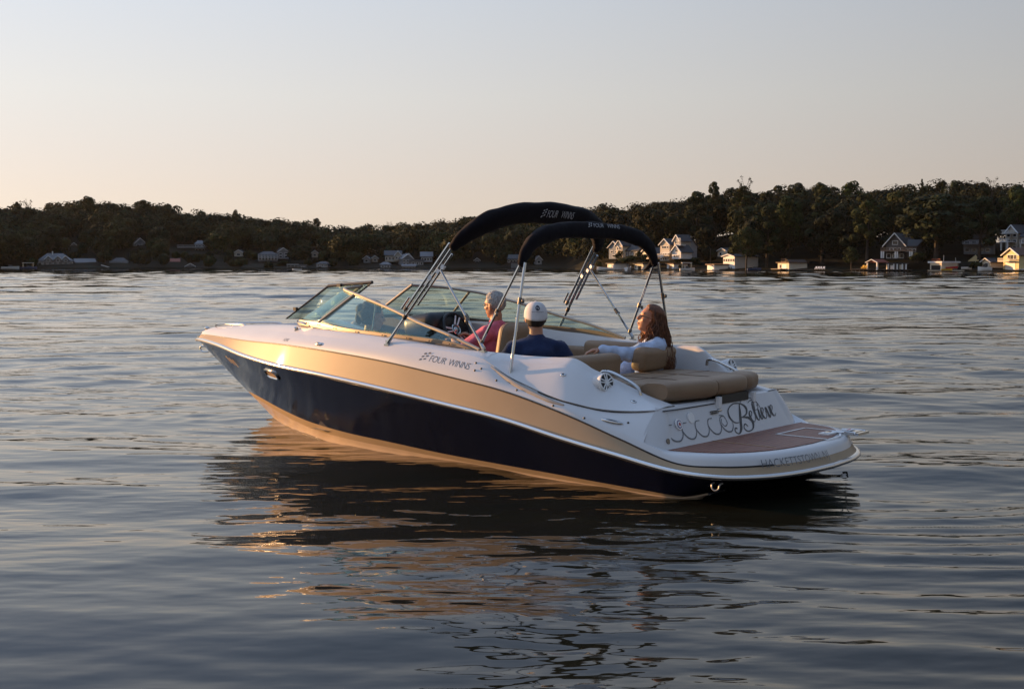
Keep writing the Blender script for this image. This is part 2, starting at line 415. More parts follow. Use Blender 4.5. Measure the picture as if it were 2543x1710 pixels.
def side_pt(v, bulge=True):
    p = rail_c * (1 - v) + wl_c * v
    return p
rows = []; mi = []
for k in range(9): rows.append(side_pt(va * k / 8)); mi.append(0)
rows.append(side_pt(va * .5 + vb * .5)); rows.append(side_pt(vb)); rows.append(side_pt(vb * .5 + .5)); rows.append(wl_c.copy()); rows.append(wl_c * [.997, .95, 1] - [0, 0, .13]); rows.append(keel_c); rows.append(keel_c * [1, 0, 1.15])
row_m = [0] * 8 + [1, 1, 2, 2, 2, 2, 2, 2]
rows = [mirror(r) for r in rows]
V, F = loft(rows); n = len(rows[0]) - 1
MIs = [row_m[k // n] for k in range(len(F))]
# the sand boot stripe fades out before the transom: aft of it everything under the rail is navy
for fi, f in enumerate(F):
    if sum(V[k][0] for k in f) / 4 < 0.385: MIs[fi] = 0
hull = meshobj('hull', V, F, [gel_navy, gel_tan, gel_cream], boat, True, 40, MIs)

# sand coloured band between rub rail and pinstripe
def band(c0, c1, m=6, out=0.0):
    rr = []
    for k in range(m + 1):
        t = k / m; p = c0 * (1 - t) + c1 * t
        rr.append(p)
    return [mirror(r) for r in rr]
b0 = rail_c + [0, 0, .006]
V, F = loft(band(b0, pin_c)); hullband = meshobj('sand_band', V, F, gel_tan, boat)
# rub rail: a bright moulded strip with a dark insert line
def sweep(c, prof, name, m, parent):
    """sweep a 2-D profile (out, up) along a horizontal-ish curve"""
    P = mirror(c) if c.shape[0] == NS else c
    T = np.gradient(P, axis=0); T /= np.linalg.norm(T, axis=1)[:, None] + 1e-9
    U = np.array([0, 0, 1.0]); O = np.cross(T, U); O /= np.linalg.norm(O, axis=1)[:, None] + 1e-9
    # make O point away from the boat axis
    ctr = np.array([3.0, 0, 0]); sgn = np.sign(((P - ctr) * O).sum(1)); sgn[sgn == 0] = 1
    O *= sgn[:, None]
    rows = [P + O * a + U * b for a, b in prof]
    V, F = loft([list(r) for r in rows] + [list(rows[0])])
    return meshobj(name, V, F, m, parent, True, 60)
sweep(rail_c, [(-.006, -.022), (.016, -.020), (.024, -.010), (.026, .002), (.020, .013), (.006, .018), (-.006, .018)], 'rub_rail', mat('rail_metal', (0.66, 0.64, 0.62), 0.16, metal=0.9), boat)
sweep(rail_c - [0, 0, .003], [(.016, -.008), (.0285, -.006), (.0285, -.001), (.016, .001)], 'rail_insert', stripe_dark, boat)
# dark pinstripe along the knuckle, ending on the stern where the home port is lettered
k_end = int(np.argmin(np.abs(pin_c[:, 0] + .13) + (pin_c[:, 1] < .3) * 9))
for s in (1, -1):
    c = pin_c[:k_end] * [1, s, 1]
    sweep(c, [(-.004, -.006), (.004, -.006), (.004, .006), (-.004, .006)], 'pinstripe', stripe_dark, boat)

# --- white deck: outer side (pin -> shoulder) as far aft as the quarter panel
DS = [(7.29, 0, .872), (7.19, .045, .885), (7.0, .12, .905), (6.72, .20, .925), (6.1, .40, .955), (5.4, .64, .98), (4.65, .885, .995), (3.87, 1.05, .985), (3.1, 1.12, .965), (2.5, 1.115, .94), (2.08, 1.105, .892), (1.8, 1.105, .770), (1.62, 1.11, .715), (1.45, 1.115, .668), (1.25, 1.105, .628), (1.0, 1.03, .578), (.8, .945, .574), (.66, .875, .586)]
DPX = [7.31, 7.22, 7.03, 6.77, 6.18, 5.49, 4.7, 3.9, 3.1, 2.5, 2.08, 1.8, 1.62, 1.45, 1.25, 1.0, .8, .64]
xs_pin = pin_c[:, 0]
def pin_at(x): 
    o = np.argsort(xs_pin); return np.array([x, np.interp(x, xs_pin[o], pin_c[o, 1]), np.interp(x, xs_pin[o], pin_c[o, 2])])
ND = 120
D1 = cr(DS, ND); DPc = cr([(x, 0, 0) for x in DPX], ND)[:, 0]
P1 = np.array([pin_at(x) for x in DPc])
def side_white(w):
    """w 0 at the pinstripe, 1 at the shoulder; rounded near the shoulder"""
    p = P1 * (1 - w) + D1 * w
    Bg = 0.018 * math.sin(math.pi * min(1, w))
    p[:, 1] += Bg * np.clip((P1[:, 1]) / .8, 0, 1)
    return p
for s in (1, -1):
    rr = [side_white(k / 8) * [1, s, 1] for k in range(9)]
    V, F = loft([list(r) for r in rr]); meshobj('deck_side', V, F, gel_white, boat, True, 50)
# --- foredeck and side decks, shoulder -> windshield / bow cockpit rim, then down inside
D2s = [(7.02, 0, .925), (6.95, .02, .935), (6.82, .06, .95), (6.55, .11, .968), (5.98, .28, 1.0), (5.35, .50, 1.03), (4.7, .73, 1.055), (3.95, .925, 1.055), (3.15, .995, 1.012), (2.5, .965, .958), (2.1, .93, .935)]
nfd = int(round((10 / 17) * (ND - 1))) + 1
D1f = D1[:nfd]; D2 = cr(D2s, nfd)
for s in (1, -1):
    rr = []
    for k in range(7):
        t = k / 6; p = D1f * (1 - t) + D2 * t; p[:, 2] += .012 * math.sin(math.pi * t); rr.append(p)
    D3 = D2.copy(); D3[:, 1] = np.maximum(D3[:, 1] - .02, 0); D3[:, 2] -= .02
    D4 = D2.copy(); D4[:, 1] = np.maximum(D4[:, 1] - .07, 0); D4[:, 2] = np.interp(D2[:, 0], [4.6, 5.2, 6.2, 7.1], [.30, .55, .74, .86]); D4[:, 1] = np.minimum(D4[:, 1], np.interp(D2[:, 0], [2, 4, 5, 6, 7], [.9, .86, .6, .3, .0]))
    rr += [D3, D4]
    V, F = loft([list(r * [1, s, 1]) for r in rr]); meshobj('side_deck', V, F, gel_white, boat, True, 40)
meshobj('cockpit_sole', *loft([[(x, y, .10) for y in (-.72, -.4, 0, .4, .72)] for x in (.9, 2, 3, 4, 4.6)]), floor_mat, boat)
MB().prism([(4.85, -.60), (6.3, -.16), (6.3, .16), (4.85, .60)], .58, .60).build('bow_sole', floor_mat, boat)

# --- aft quarter panels: coaming rim -> overhanging lower edge
RIM = [(2.12, .93, .937), (1.97, .905, .928), (1.84, .895, .922), (1.64, .885, .922), (1.47, .872, .924), (1.40, .862, .92), (1.33, .85, .893), (1.26, .83, .85), (1.17, .78, .805), (1.02, .72, .735), (.86, .69, .668), (.72, .685, .632), (.64, .69, .612)]
EDG = [(2.10, 1.108, .898), (1.95, 1.125, .838), (1.8, 1.13, .775), (1.62, 1.135, .722), (1.50, 1.14, .686), (1.40, 1.14, .662), (1.30, 1.135, .640), (1.2, 1.115, .622), (1.08, 1.075, .598), (.95, 1.025, .586), (.82, .965, .584), (.72, .915, .590), (.655, .88, .596)]
NQ = 60
rim_c, edg_c = cr(RIM, NQ), cr(EDG, NQ)
def quarter(t):
    p = rim_c * (1 - t) + edg_c * t
    drop = np.clip(rim_c[:, 2:] - edg_c[:, 2:], 0, 1)
    p[:, 2:] += (.22 * drop + .01) * math.sin(math.pi * t) * (0.35 if t < .3 else .5)
    return p
for s in (1, -1):
    rr = [rim_c + [0, -.05, -.34], rim_c + [0, -.028, -.03], rim_c + [0, -.014, -.006]] + [quarter(k / 10) for k in range(11)]
    rr += [edg_c + [0, -.012, -.012], edg_c + [0, -.05, -.022], edg_c + [0, -.12, -.03]]
    V, F = loft([list(r * [1, s, 1]) for r in rr]); q = meshobj('quarter_panel', V, F, gel_white, boat, True, 38)
    # the seam under the panel: a thin dark gasket
    g = np.concatenate([edg_c[18:] * [1, s, 1]]) - [0, .010 * s, .016]
    MB().tube(list(g), .006, 6).build('panel_seam', stripe_dark, q)
    # scooped groove and vent mouth: a grey tube paints the groove's shade
    gv = cr([(2.0, 1.128, .845), (1.85, 1.140, .775), (1.7, 1.150, .715), (1.55, 1.155, .668), (1.4, 1.155, .628), (1.28, 1.15, .608)], 24) * [1, s, 1]
    MB().tube(list(gv), list(np.concatenate([np.linspace(.004, .019, 8), np.full(10, .019), np.linspace(.019, .006, 6)])), 8).build('vent_groove_shade', mat('groove_shade_grey', (0.34, 0.31, 0.28), 0.5), q)

# --- stern: transom fascia, deck under the sun pad, swim platform
def fascia_x(y, z):
    t = (z - .33) / .27; ay = abs(y)
    corner = max(0, (ay - .62)) ** 2 * .9
    return .49 + .13 * t + .05 * ay * ay * .3 + corner * .35
WALLP = [(.66, 1.097), (.615, 1.068), (.575, 1.022), (.545, .965), (.525, .90)]
TOPP = [(.665, .875), (.66, .862), (.655, .845), (.650, .822), (.648, .80)]
fy = [y for _, y in WALLP] + list(np.linspace(.86, -.86, 40)) + [-y for _, y in WALLP[::-1]]
rr = []
for k in range(13):
    t = k / 12; z = .327 + (.602 - .327) * t; row = []
    for j, y in enumerate(fy):
        ay = abs(y)
        if ay > .89:
            i = j if j < 5 else len(fy) - 1 - j
            bx, by = WALLP[i]; tx, ty = TOPP[i]; bl = .030 * math.sin(math.pi * t) * (1 - i / 4 * .6)
            x = bx + (tx - bx) * t - bl * i / 4; yy = (by + (ty - by) * t + bl * (1 - i / 4)) * (1 if y > 0 else -1)
        else: x = fascia_x(y, z); yy = y * (1 - .085 * t)
        row.append((x, yy, z))
    rr.append(row)
top_row = rr[-1]
rr.append([(x + .03, y * .975, .610) for x, y, z in top_row])
V, F = loft(rr); fascia = meshobj('transom', V, F, gel_white, boat, True, 40)
MB().prism([(.66, -.74), (.72, -.84), (.95, -.98), (1.75, -.95), (1.75, .95), (.95, .98), (.72, .84), (.66, .74)], .55, .606).build('engine_hatch', gel_white, boat)

rim_z = .333
inset = pin_c.copy()
kk = np.where(pin_c[:, 0] < 1.06)[0][0]
pc = pin_c[kk:]
nrm = np.array([pc[:, 0] - .9, pc[:, 1]]).T
def inset_c(d, z):
    q = pc.copy()
    T = np.gradient(q[:, :2], axis=0); T /= np.linalg.norm(T, axis=1)[:, None] + 1e-9
    N = np.stack([-T[:, 1], T[:, 0]], 1); sg = np.sign((N * (np.array([[.9, 0]]) - q[:, :2])).sum(1)); N *= sg[:, None]
    q[:, :2] += N * d
    q[:, 1] = np.maximum(q[:, 1], 0); q[-1, 1] = 0
    q[:, 2] = z
    return q
def mir2(c): return np.concatenate([c, (c[::-1] * [1, -1, 1])[1:]])
c1 = inset_c(.010, 0); c1[:, 2] = np.maximum(pc[:, 2] + .030, .290)
c2 = inset_c(.022, 0); c2[:, 2] = np.maximum(pc[:, 2] + .048, .318)
c3 = inset_c(.05, rim_z); c3[:, 2] = np.maximum(rim_z, np.minimum(pc[:, 2] + .05, .36))
c4 = inset_c(.105, rim_z)
c5 = c4.copy(); c5[:, 1] *= .5; c5[:, 0] = np.maximum(c5[:, 0], .2) ; c5[:, 2] = rim_z
rr = [mir2(c) for c in (pc, c1, c2, c3, c4)]
V, F = loft([list(r) for r in rr]); plat = meshobj('swim_platform', V, F, gel_white, boat, True, 50)
# the platform's flat top, a sheet under the teak
te = inset_c(.11, rim_z); te = te[te[:, 0] < .50]
loop = [tuple(p) for p in mir2(te)]
allp = [(x, y) for x, y, z in [tuple(p) for p in mir2(c4)]]
MB().prism(allp, .30, rim_z - .0005).build('platform_base', gel_white, plat)
lp = [(x, y) for x, y, z in loop]
tk = MB(); tk.prism([(.50, .99)] + [p for p in lp if p[0] < .50] + [(.50, -.99)], rim_z + .0015, rim_z + .006)
teak_o = tk.build('teak_panel', teak_mat, plat, False)
# a narrow tan seam across the teak and the white framed hatch with its latch
MB().box((.24, .40, rim_z + .0085), (.50, .007, .003), i=0).build('teak_seam', mat('seam_tan', (.42, .28, .17), .5), teak_o)
hx0, hx1, hy0, hy1 = -.115, .30, -.20, -.66
h = MB()
for a, b in (((hx0, hy0), (hx1, hy0)), ((hx1, hy0), (hx1, hy1)), ((hx1, hy1), (hx0 + .12, hy1)), ((hx0 + .12, hy1), (hx0, hy0 - .2)), ((hx0, hy0 - .2), (hx0, hy0))):
    a = Vector((*a, 0)); b = Vector((*b, 0)); d = b - a
    h.box(((a + b) / 2 + Vector((0, 0, rim_z + .010))), (d.length + .012, .014, .004), rz=math.atan2(d.y, d.x))
hatch = h.build('platform_hatch', plastic_white, plat)
MB().box((.02, -.47, rim_z + .0125), (.085, .13, .012)).build('hatch_latch', plastic_white, hatch)
MB().box((.02, -.47, rim_z + .020), (.030, .06, .006)).build('latch_handle', chrome, hatch)
# folded boarding ladder at the starboard corner of the platform
ld = MB()
for dy in (-.55, -.72): ld.tube([(.02, dy, .345), (-.08, dy, .352), (-.17, dy - .0, .350)], .013, 8)
ld.box((-.12, -.635, .352), (.075, .20, .016)); ld.box((-.18, -.635, .347), (.030, .19, .02))
lad = ld.build('boarding_ladder', chrome, boat)
MB().box((-.08, -.635, .365), (.05, .10, .004)).build('warning_sticker', plastic_white, lad)
MB().box((-.08, -.625, .3685), (.012, .055, .002)).build('sticker_stripe', mat('sticker_red', (.5, .03, .03), .5), lad)
# ------------------------------------------------------------------ windshield
WB = [(2.26, .985, .940), (2.5, .995, .995), (2.85, 1.0, 1.022), (3.3, .998, 1.040), (3.85, .955, 1.066), (4.31, .86, 1.096), (4.62, .765, 1.102), (4.80, .64, 1.105), (4.88, .33, 1.11)]
WT = [(2.25, .982, .955), (2.62, .962, 1.062), (2.95, .925, 1.135), (3.35, .865, 1.238), (3.80, .785, 1.335), (3.98, .735, 1.362), (4.16, .665, 1.388), (4.25, .575, 1.400), (4.31, .33, 1.415)]
NW = 65
wb_c, wt_c = cr(WB, NW), cr(WT, NW)
def tubeobj(name, P, r, m, parent, n=10): return MB().tube([tuple(p) for p in P], r, n).build(name, m, parent)
for s in (1, -1):
    mS = np.array([1, s, 1])
    rr = [list((wb_c * (1 - t) + wt_c * t) * mS) for t in np.linspace(0, 1, 7)]
    V, F = loft(rr); g = meshobj('windshield_glass', V, F, glass_mat, boat, True, 60)
    md = g.modifiers.new('thickness', 'SOLIDIFY'); md.thickness = 0.005
    fr = tubeobj('windshield_frame', wt_c * mS, .0135, alu, g)
    # base bar: flat section filling down to the deck
    inn = wb_c * mS; low = inn.copy(); low[:, 2] -= .040
    out = low.copy(); out[:, 1] += .020 * s; out[:, 0] += np.linspace(0, .02, NW)
    o2 = inn.copy(); o2[:, 1] += .013 * s; o2[:, 2] += .004
    i2 = inn.copy(); i2[:, 1] -= .013 * s; i2[:, 2] += .004
    il = low.copy(); il[:, 1] -= .016 * s
    V, F = loft([list(out), list(o2), list(i2), list(il), list(out)]); meshobj('base_frame', V, F, alu_base, g, True, 30)
    gk = out.copy(); gk[:, 2] += .013; gk[:, 1] += .004 * s
    tubeobj('base_gasket', gk, .007, alu_dark, g, 6)
    fill = [list(out + [0, 0, -.001]), list(out * [1, 1, 0] + [0, .0, .90])]
    tubeobj('mullion', [np.array((4.31, .86, 1.096)) * mS, np.array((3.945, .752, 1.352)) * mS], .0125, alu, g)
    tubeobj('end_post', [np.array((4.88, .33, 1.10)) * mS, np.array((4.31, .33, 1.42)) * mS], .014, alu, g)
    tubeobj('support_rod', [np.array((3.62, .80, 1.28)) * mS, np.array((3.66, .82, .96)) * mS], .008, chrome, g)
    # screw heads along the base
    for k in range(4, NW - 4, 5): MB().ell(out[k] + np.array([0, .004 * s, .028]), (.006, .006, .006), 8, 5).build('frame_screw', alu_dark, g)
# centre window, swung open to port and standing over the port console
cw = [(4.83, .31, 1.10), (5.44, .31, 1.078), (4.80, .31, 1.412), (4.19, .31, 1.452)]
gc = meshobj('centre_window', cw, [(0, 1, 2, 3)], glass_mat, boat)
md = gc.modifiers.new('thickness', 'SOLIDIFY'); md.thickness = 0.005
MB().tube(cw, .012, 8, closed=True).build('window_frame', alu_dark, gc)
MB().tube([cw[3], cw[2]], .017, 8).build('top_rail', alu_dark, gc)
for c_, s_ in (((4.62, .33, 1.42), (.05, .03, .03)), ((5.27, .33, 1.18), (.04, .03, .035))): MB().box(c_, s_).build('window_latch', alu_dark, gc)

# ------------------------------------------------------------------ consoles, seats
def dash(s):
    m = MB(); Y0, Y1 = .34, .86
    prof = [(4.82, 1.085), (4.60, 1.095), (4.28, 1.03), (4.10, .93), (4.06, .45), (4.82, .55)]
    V = [(x, s * Y0, z) for x, z in prof] + [(x - (0 if x > 4.5 else 0), s * (Y1 if x < 4.7 else .66), z) for x, z in prof]; n = len(prof)
    m.add(V, [tuple(range(n)), tuple(range(n, 2 * n))[::-1]] + [(k, k + n, (k + 1) % n + n, (k + 1) % n) for k in range(n)])
    return m
dash(1).build('port_console', gel_white, boat)
dash(-1).build('helm_console', dash_black, boat)
rbox('instrument_hood', (4.16, -.52, 1.035), (.42, .60, .22), .09, dash_black, boat, (0, R(8), 0))
for y_, r_ in ((-.36, .045), (-.56, .055), (-.72, .04)): MB().ell((3.97, y_, 1.03), (.012, r_, r_)).build('gauge', mat('gauge_face', (.05, .05, .055), .25), boat)
# steering wheel
wc = Vector((3.88, -.50, 1.0)); wr = Euler((0, R(-62), 0)).to_matrix()
sw = empty('steering_wheel', (0, 0, 0), 0, boat)
P = [wc + wr @ Vector((.165 * math.cos(a), .165 * math.sin(a), 0)) for a in np.linspace(0, 2 * math.pi, 33)[:-1]]
MB().tube(P, .016, 8, closed=True).build('wheel_rim', dash_black, sw)
sp = MB()
for a in (90, 210, 330):
    for off in (-.020, .020):
        d = Vector((math.cos(R(a)), math.sin(R(a)), 0)); q = Vector((-d.y, d.x, 0))
        sp.tube([wc + wr @ (d * .04 + q * off * .7 + Vector((0, 0, -.02))), wc + wr @ (d * .155 + q * off * 1.3)], .0085, 6)
sp.build('wheel_spokes', plastic_white, sw)
MB().tube([wc + wr @ Vector((.05 * math.cos(a), .05 * math.sin(a), -.01)) for a in np.linspace(0, 2 * math.pi, 21)[:-1]], .008, 8, closed=True).ell(wc + wr @ Vector((0, 0, -.03)), (.035, .035, .035)).tube([wc, wc + wr @ Vector((0, 0, -.25))], .02, 8).build('wheel_hub', chrome, sw)
def seat(name, back_c, back_s, base_c, base_s, m, rz=0, r=.07):
    e = empty(name, (0, 0, 0), 0, boat)
    rbox('backrest', back_c, back_s, r, m, e, (0, R(-6), rz), 5, (.85, .84, 0) if name == 'helm_seat' else None)
    if base_c: rbox('seat_cushion', base_c, base_s, .05, m, e, (0, 0, rz))
    if base_c: MB().bbox(base_c[0] - base_s[0] * .42, base_c[0] + base_s[0] * .42, base_c[1] - base_s[1] * .42, base_c[1] + base_s[1] * .42, .10, base_c[2]).build('seat_box', gel_white, e)
    return e
seat('helm_seat', (3.10, -.47, .82), (.17, .56, .54), (3.42, -.50, .43), (.50, .50, .14), vinyl, 0, .084)
seat('companion_seat', (3.50, .52, .70), (.15, .50, .46), (3.86, .52, .40), (.5, .5, .14), vinyl, 0, .07)
seat('bow_seat', (4.98, .40, .865), (.13, .46, .38), None, None, vinyl_lt, R(18), .06)
seat('bow_seat', (4.98, -.40, .865), (.13, .46, .38), None, None, vinyl_lt, R(-18), .06)
# aft bench: port part, walkway, starboard part with the flip-up backrest
bench = empty('aft_bench', (0, 0, 0), 0, boat)
rbox('backrest', (1.66, .40, .70), (.15, .80, .41), .05, vinyl, bench, (0, R(-5), 0))
rbox('seat_cushion', (1.98, .42, .42), (.52, .80, .14), .05, vinyl, bench)
rbox('seat_cushion', (1.92, -.50, .42), (.52, .66, .14), .05, vinyl, bench)
MB().bbox(1.74, 2.2, .06, .80, .1, .38).bbox(1.7, 2.15, -.80, -.2, .1, .38).build('bench_base', gel_white, bench)
rbox('flip_backrest', (1.545, -.40, .842), (.135, .54, .195), .045, vinyl, bench, (0, R(-12), R(4)))
rbox('side_bolster', (2.28, -.835, .72), (.62, .12, .42), .05, vinyl, boat, (0, 0, R(-2)))
rbox('side_bolster', (2.72, -.86, .69), (.5, .10, .36), .045, vinyl, boat, (0, 0, R(-3)))
rbox('side_bolster', (2.30, .825, .70), (.7, .11, .38), .045, vinyl, boat, (0, 0, R(2)))

# ------------------------------------------------------------------ sun pad
pad = empty('sun_pad', (0, 0, 0), 0, boat)
PADP = [(1.58, .52), (1.50, .62), (1.2, .665), (.95, .67), (.84, .62), (.80, .2), (.80, -.2), (.84, -.62), (.95, -.67), (1.2, -.665), (1.50, -.62), (1.58, -.52)]
def pad_prism(poly, z0, z1, r, name, m, parent, seg=4):
    bm = bmesh.new(); vs = [bm.verts.new((x, y, z0)) for x, y in poly]; f = bm.faces.new(vs)
    ex = bmesh.ops.extrude_face_region(bm, geom=[f]); up = [v for v in ex['geom'] if isinstance(v, bmesh.types.BMVert)]
    for v in up: v.co.z = z1
    bmesh.ops.recalc_face_normals(bm, faces=bm.faces)
    bmesh.ops.bevel(bm, geom=[e for e in bm.edges if abs(e.verts[0].co.z - e.verts[1].co.z) < 1e-6], offset=r, segments=seg, affect='EDGES', profile=.5)
    me = bpy.data.meshes.new(name); bm.to_mesh(me); bm.free(); me.materials.append(m)
    me.polygons.foreach_set('use_smooth', np.ones(len(me.polygons), dtype=bool)); me.set_sharp_from_angle(angle=R(60))
    o = bpy.data.objects.new(name, me); col.objects.link(o); o.parent = parent
    return o
for y0, y1 in ((.666, .20), (.192, -.20), (-.208, -.666)):
    def cl(y): return max(min(y, y0), y1)
    yc = [y0, y1]
    e0 = .05 if y0 > .6 else 0; e1 = .05 if y1 < -.6 else 0
    poly = [(1.56 - e0 * 1.5, y0), (.86, y0 - e0 * .3), (.80, y0 - e0), (.80, y1 + e1), (.86, y1 + e1 * .3), (1.56 - e1 * 1.5, y1)]
    pad_prism(poly, .615, .742, .022, 'pad_cushion', vinyl, pad)
def bolster(y0, y1, n=12):
    ys = np.linspace(y0, y1, n); rows = []
    for q, y in enumerate(ys):
        xe = .585 + .40 * abs(y) ** 1.8 * .62
        xb = xe + .27
        endk = 0.86 if q in (0, n - 1) else (0.96 if q in (1, n - 2) else 1)
        row = []
        for a in np.linspace(0, 2 * math.pi, 21)[:-1]:
            ca, sa = math.cos(a), math.sin(a)
            px = (abs(ca) ** .62) * (1 if ca > 0 else -1); pz = (abs(sa) ** .62) * (1 if sa > 0 else -1)
            row.append(((xe + xb) / 2 + px * .135 * endk, y, .686 + .012 * (1 - ca) * .5 + pz * .073 * endk))
        rows.append(row)
    V, F = loft(rows, True); m = len(rows[0])
    F.append(tuple(range(m))); F.append(tuple(range((n - 1) * m, n * m))[::-1])
    return meshobj('pad_bolster', V, F, vinyl, pad, True, 55)
for a, b in ((.655, .13), (.122, -.36), (-.368, -.655)): bolster(a, b)
seam_m = mat('seam_thread', (.14, .09, .052), .7)
for xs_, ya, yb in ((1.40, .60, -.60), (1.18, .64, -.64)):
    tubeobj('pad_seam', [(xs_ - .03 * abs(y), y, .7425) for y in np.linspace(ya, yb, 24)], .0028, seam_m, pad, 5)
for y_ in (.196, -.204): tubeobj('pad_seam', [(x, y_, .741) for x in np.linspace(1.54, .86, 12)], .004, seam_m, pad, 5)
# slot under the pad, its shade put in as a black block, with chrome catches
MB().bbox(.60, .640, -.30, .10, .575, .640).build('slot_shade', rubber, fascia)
MB().box((.595, .15, .59), (.030, .040, .085)).build('hatch_catch', plastic_white, fascia)
MB().box((.605, -.38, .59), (.030, .040, .075)).build('hatch_catch', plastic_white, fascia)
tubeobj('hatch_gap', [(fascia_x(y, .585) - .004, y, .585) for y in np.linspace(.84, .19, 14)], .0045, stripe_dark, fascia, 6)

# ------------------------------------------------------------------ deck fittings
for s in (1, -1):
    P = cr([(1.25, .745 * s, .775), (1.235, .745 * s, .822), (1.16, .735 * s, .822), (1.05, .735 * s, .785), (.955, .735 * s, .745), (.905, .735 * s, .70), (.895, .735 * s, .625)], 40)
    tubeobj('grab_rail', P, .0125, chrome, boat)
def frame_from(n, up=Vector((0, 0, 1))):
    n = Vector(n).normalized(); u = up.cross(n).normalized(); v = n.cross(u)
    return Matrix((u, v, n)).transposed()
for s in (1, -1):
    c = Vector((1.10, .885 * s, .760)); nrm_ = Vector((-.93, .06 + .08 * s, .30)).normalized(); Mx = frame_from(nrm_)
    # tear-drop pod
    rows = []
    for t in np.linspace(0, 1, 12):
        rad = .074 * math.sqrt(max(0, 1 - (t) ** 2)) if t > .0 else .074
        cc = c - nrm_ * (.30 * t) + Vector((.02 * t, -.03 * s * t, .0))
        rows.append([cc + Mx @ Vector((rad * math.cos(a), rad * math.sin(a), 0)) for a in np.linspace(0, 2 * math.pi, 25)[:-1]])
    V, F = loft(rows, True); pod = meshobj('speaker_pod', V, F, gel_white, boat, True, 60)
    sp = empty('speaker', (0, 0, 0), 0, pod)
    MB().tube([c - nrm_ * .01, c + nrm_ * .006], .0735, 28).build('speaker_rim', plastic_white, pod)
    MB().tube([c + nrm_ * .0055, c + nrm_ * .008], .063, 28).build('speaker_cone', rubber, pod)
    g = MB()
    for k in range(5):
        a = 2 * math.pi * (k + .25) / 5
        for off in (-.011, .011):
            d = Vector((math.cos(a), math.sin(a), 0)); q = Vector((-d.y, d.x, 0))
            g.tube([c + nrm_ * .012 + Mx @ (d * .008 + q * off * .5), c + nrm_ * .012 + Mx @ (d * .066 + q * off * 1.15)], .0055, 6)
    g.tube([c + nrm_ * .010, c + nrm_ * .016], .018, 16)
    g.tube([c + nrm_ * .011 + Mx @ Vector((.067 * math.cos(a), .067 * math.sin(a), 0)) for a in np.linspace(0, 2 * math.pi, 33)[:-1]], .006, 6, closed=True)
    g.build('speaker_grille', plastic_white, pod)
    bpy.data.objects.remove(sp)

def side_at(x, w):
    o = np.argsort(P1[:, 0]); S = side_white(w)
    return np.array([x, np.interp(x, S[o, 0], S[o, 1]), np.interp(x, S[o, 0], S[o, 2])])
def side_nrm(x, w):
    a = side_at(x + .02, w) - side_at(x - .02, w); b = side_at(x, min(1, w + .05)) - side_at(x, max(0, w - .05))
    n = np.cross(a, b); n /= np.linalg.norm(n)
    return n if n[1] > 0 else -n
def oval(name, c, n, tdir, L, Wd, H, m, parent=boat):
    n = Vector(n).normalized(); t = Vector(tdir); t = (t - n * t.dot(n)).normalized(); b = n.cross(t)
    Mx = Matrix((t, b, n)).transposed()
    return MB().ell(Vector(c) + n * H * .3, (L / 2, Wd / 2, H), 20, 8, M=Mx).build(name, m, parent)
for s in (1, -1):
    for x, w, L in ((4.02, .42, .11), (.905, .55, .165)):
        p = side_at(x, w) * [1, s, 1]; nn = side_nrm(x, w) * [1, s, 1]; tt = (side_at(x + .1, w) - side_at(x - .1, w)) * [1, s, 1]
        cl = oval('mooring_cleat', p, nn, tt, L, .036, .014, chrome)
        oval('cleat_slot', p + nn * .0105, nn, tt, L * .6, .012, .008, stripe_dark, cl)
    for x, w in ((2.12, .50), (2.14, .78), (2.07, .64), (1.90, .45), (1.70, .42), (1.36, .35), (1.1, .30), (.80, .62)):
        MB().ell(side_at(x, w) * [1, s, 1], (.009, .009, .009), 8, 6).build('canvas_snap', mat('snap_dark', (.10, .09, .08), .4, metal=.6), boat)
# round fittings on the quarter panel: fuel filler and light
for s in (1, -1):
    for k, t in ((25, .55), (48, .60)):
        p = quarter(t)[k] * [1, s, 1]; a = (quarter(t)[k + 1] - quarter(t)[k - 1]); b = (quarter(t + .03)[k] - quarter(t - .03)[k]); nn = np.cross(a, b); nn = nn if nn[2] > 0 else -nn; nn = nn * [1, s, 1]
        oo = oval('filler_cap', p, nn, (1, 0, 0), .050, .032, .006, chrome)
        oval('filler_centre', p + nn / np.linalg.norm(nn) * .003, nn, (1, 0, 0), .028, .017, .005, stripe_dark, oo)

def hull_at(x, v):
    c = side_pt(np.full((NS, 1), v)); o = np.argsort(c[:, 0])
    return np.array([x, np.interp(x, c[o, 0], c[o, 1]), np.interp(x, c[o, 0], c[o, 2])])
def hull_map(x0, v0):
    p = hull_at(x0, v0); t = hull_at(x0 + .05, v0) - hull_at(x0 - .05, v0); t /= np.linalg.norm(t); b = hull_at(x0, v0 - .05) - hull_at(x0, v0 + .05); n = np.cross(t, b); n /= np.linalg.norm(n)
    n = n if n[1] > 0 else -n
    up = np.cross(n, t); up = up if up[2] > 0 else -up
    return p, t, up, n
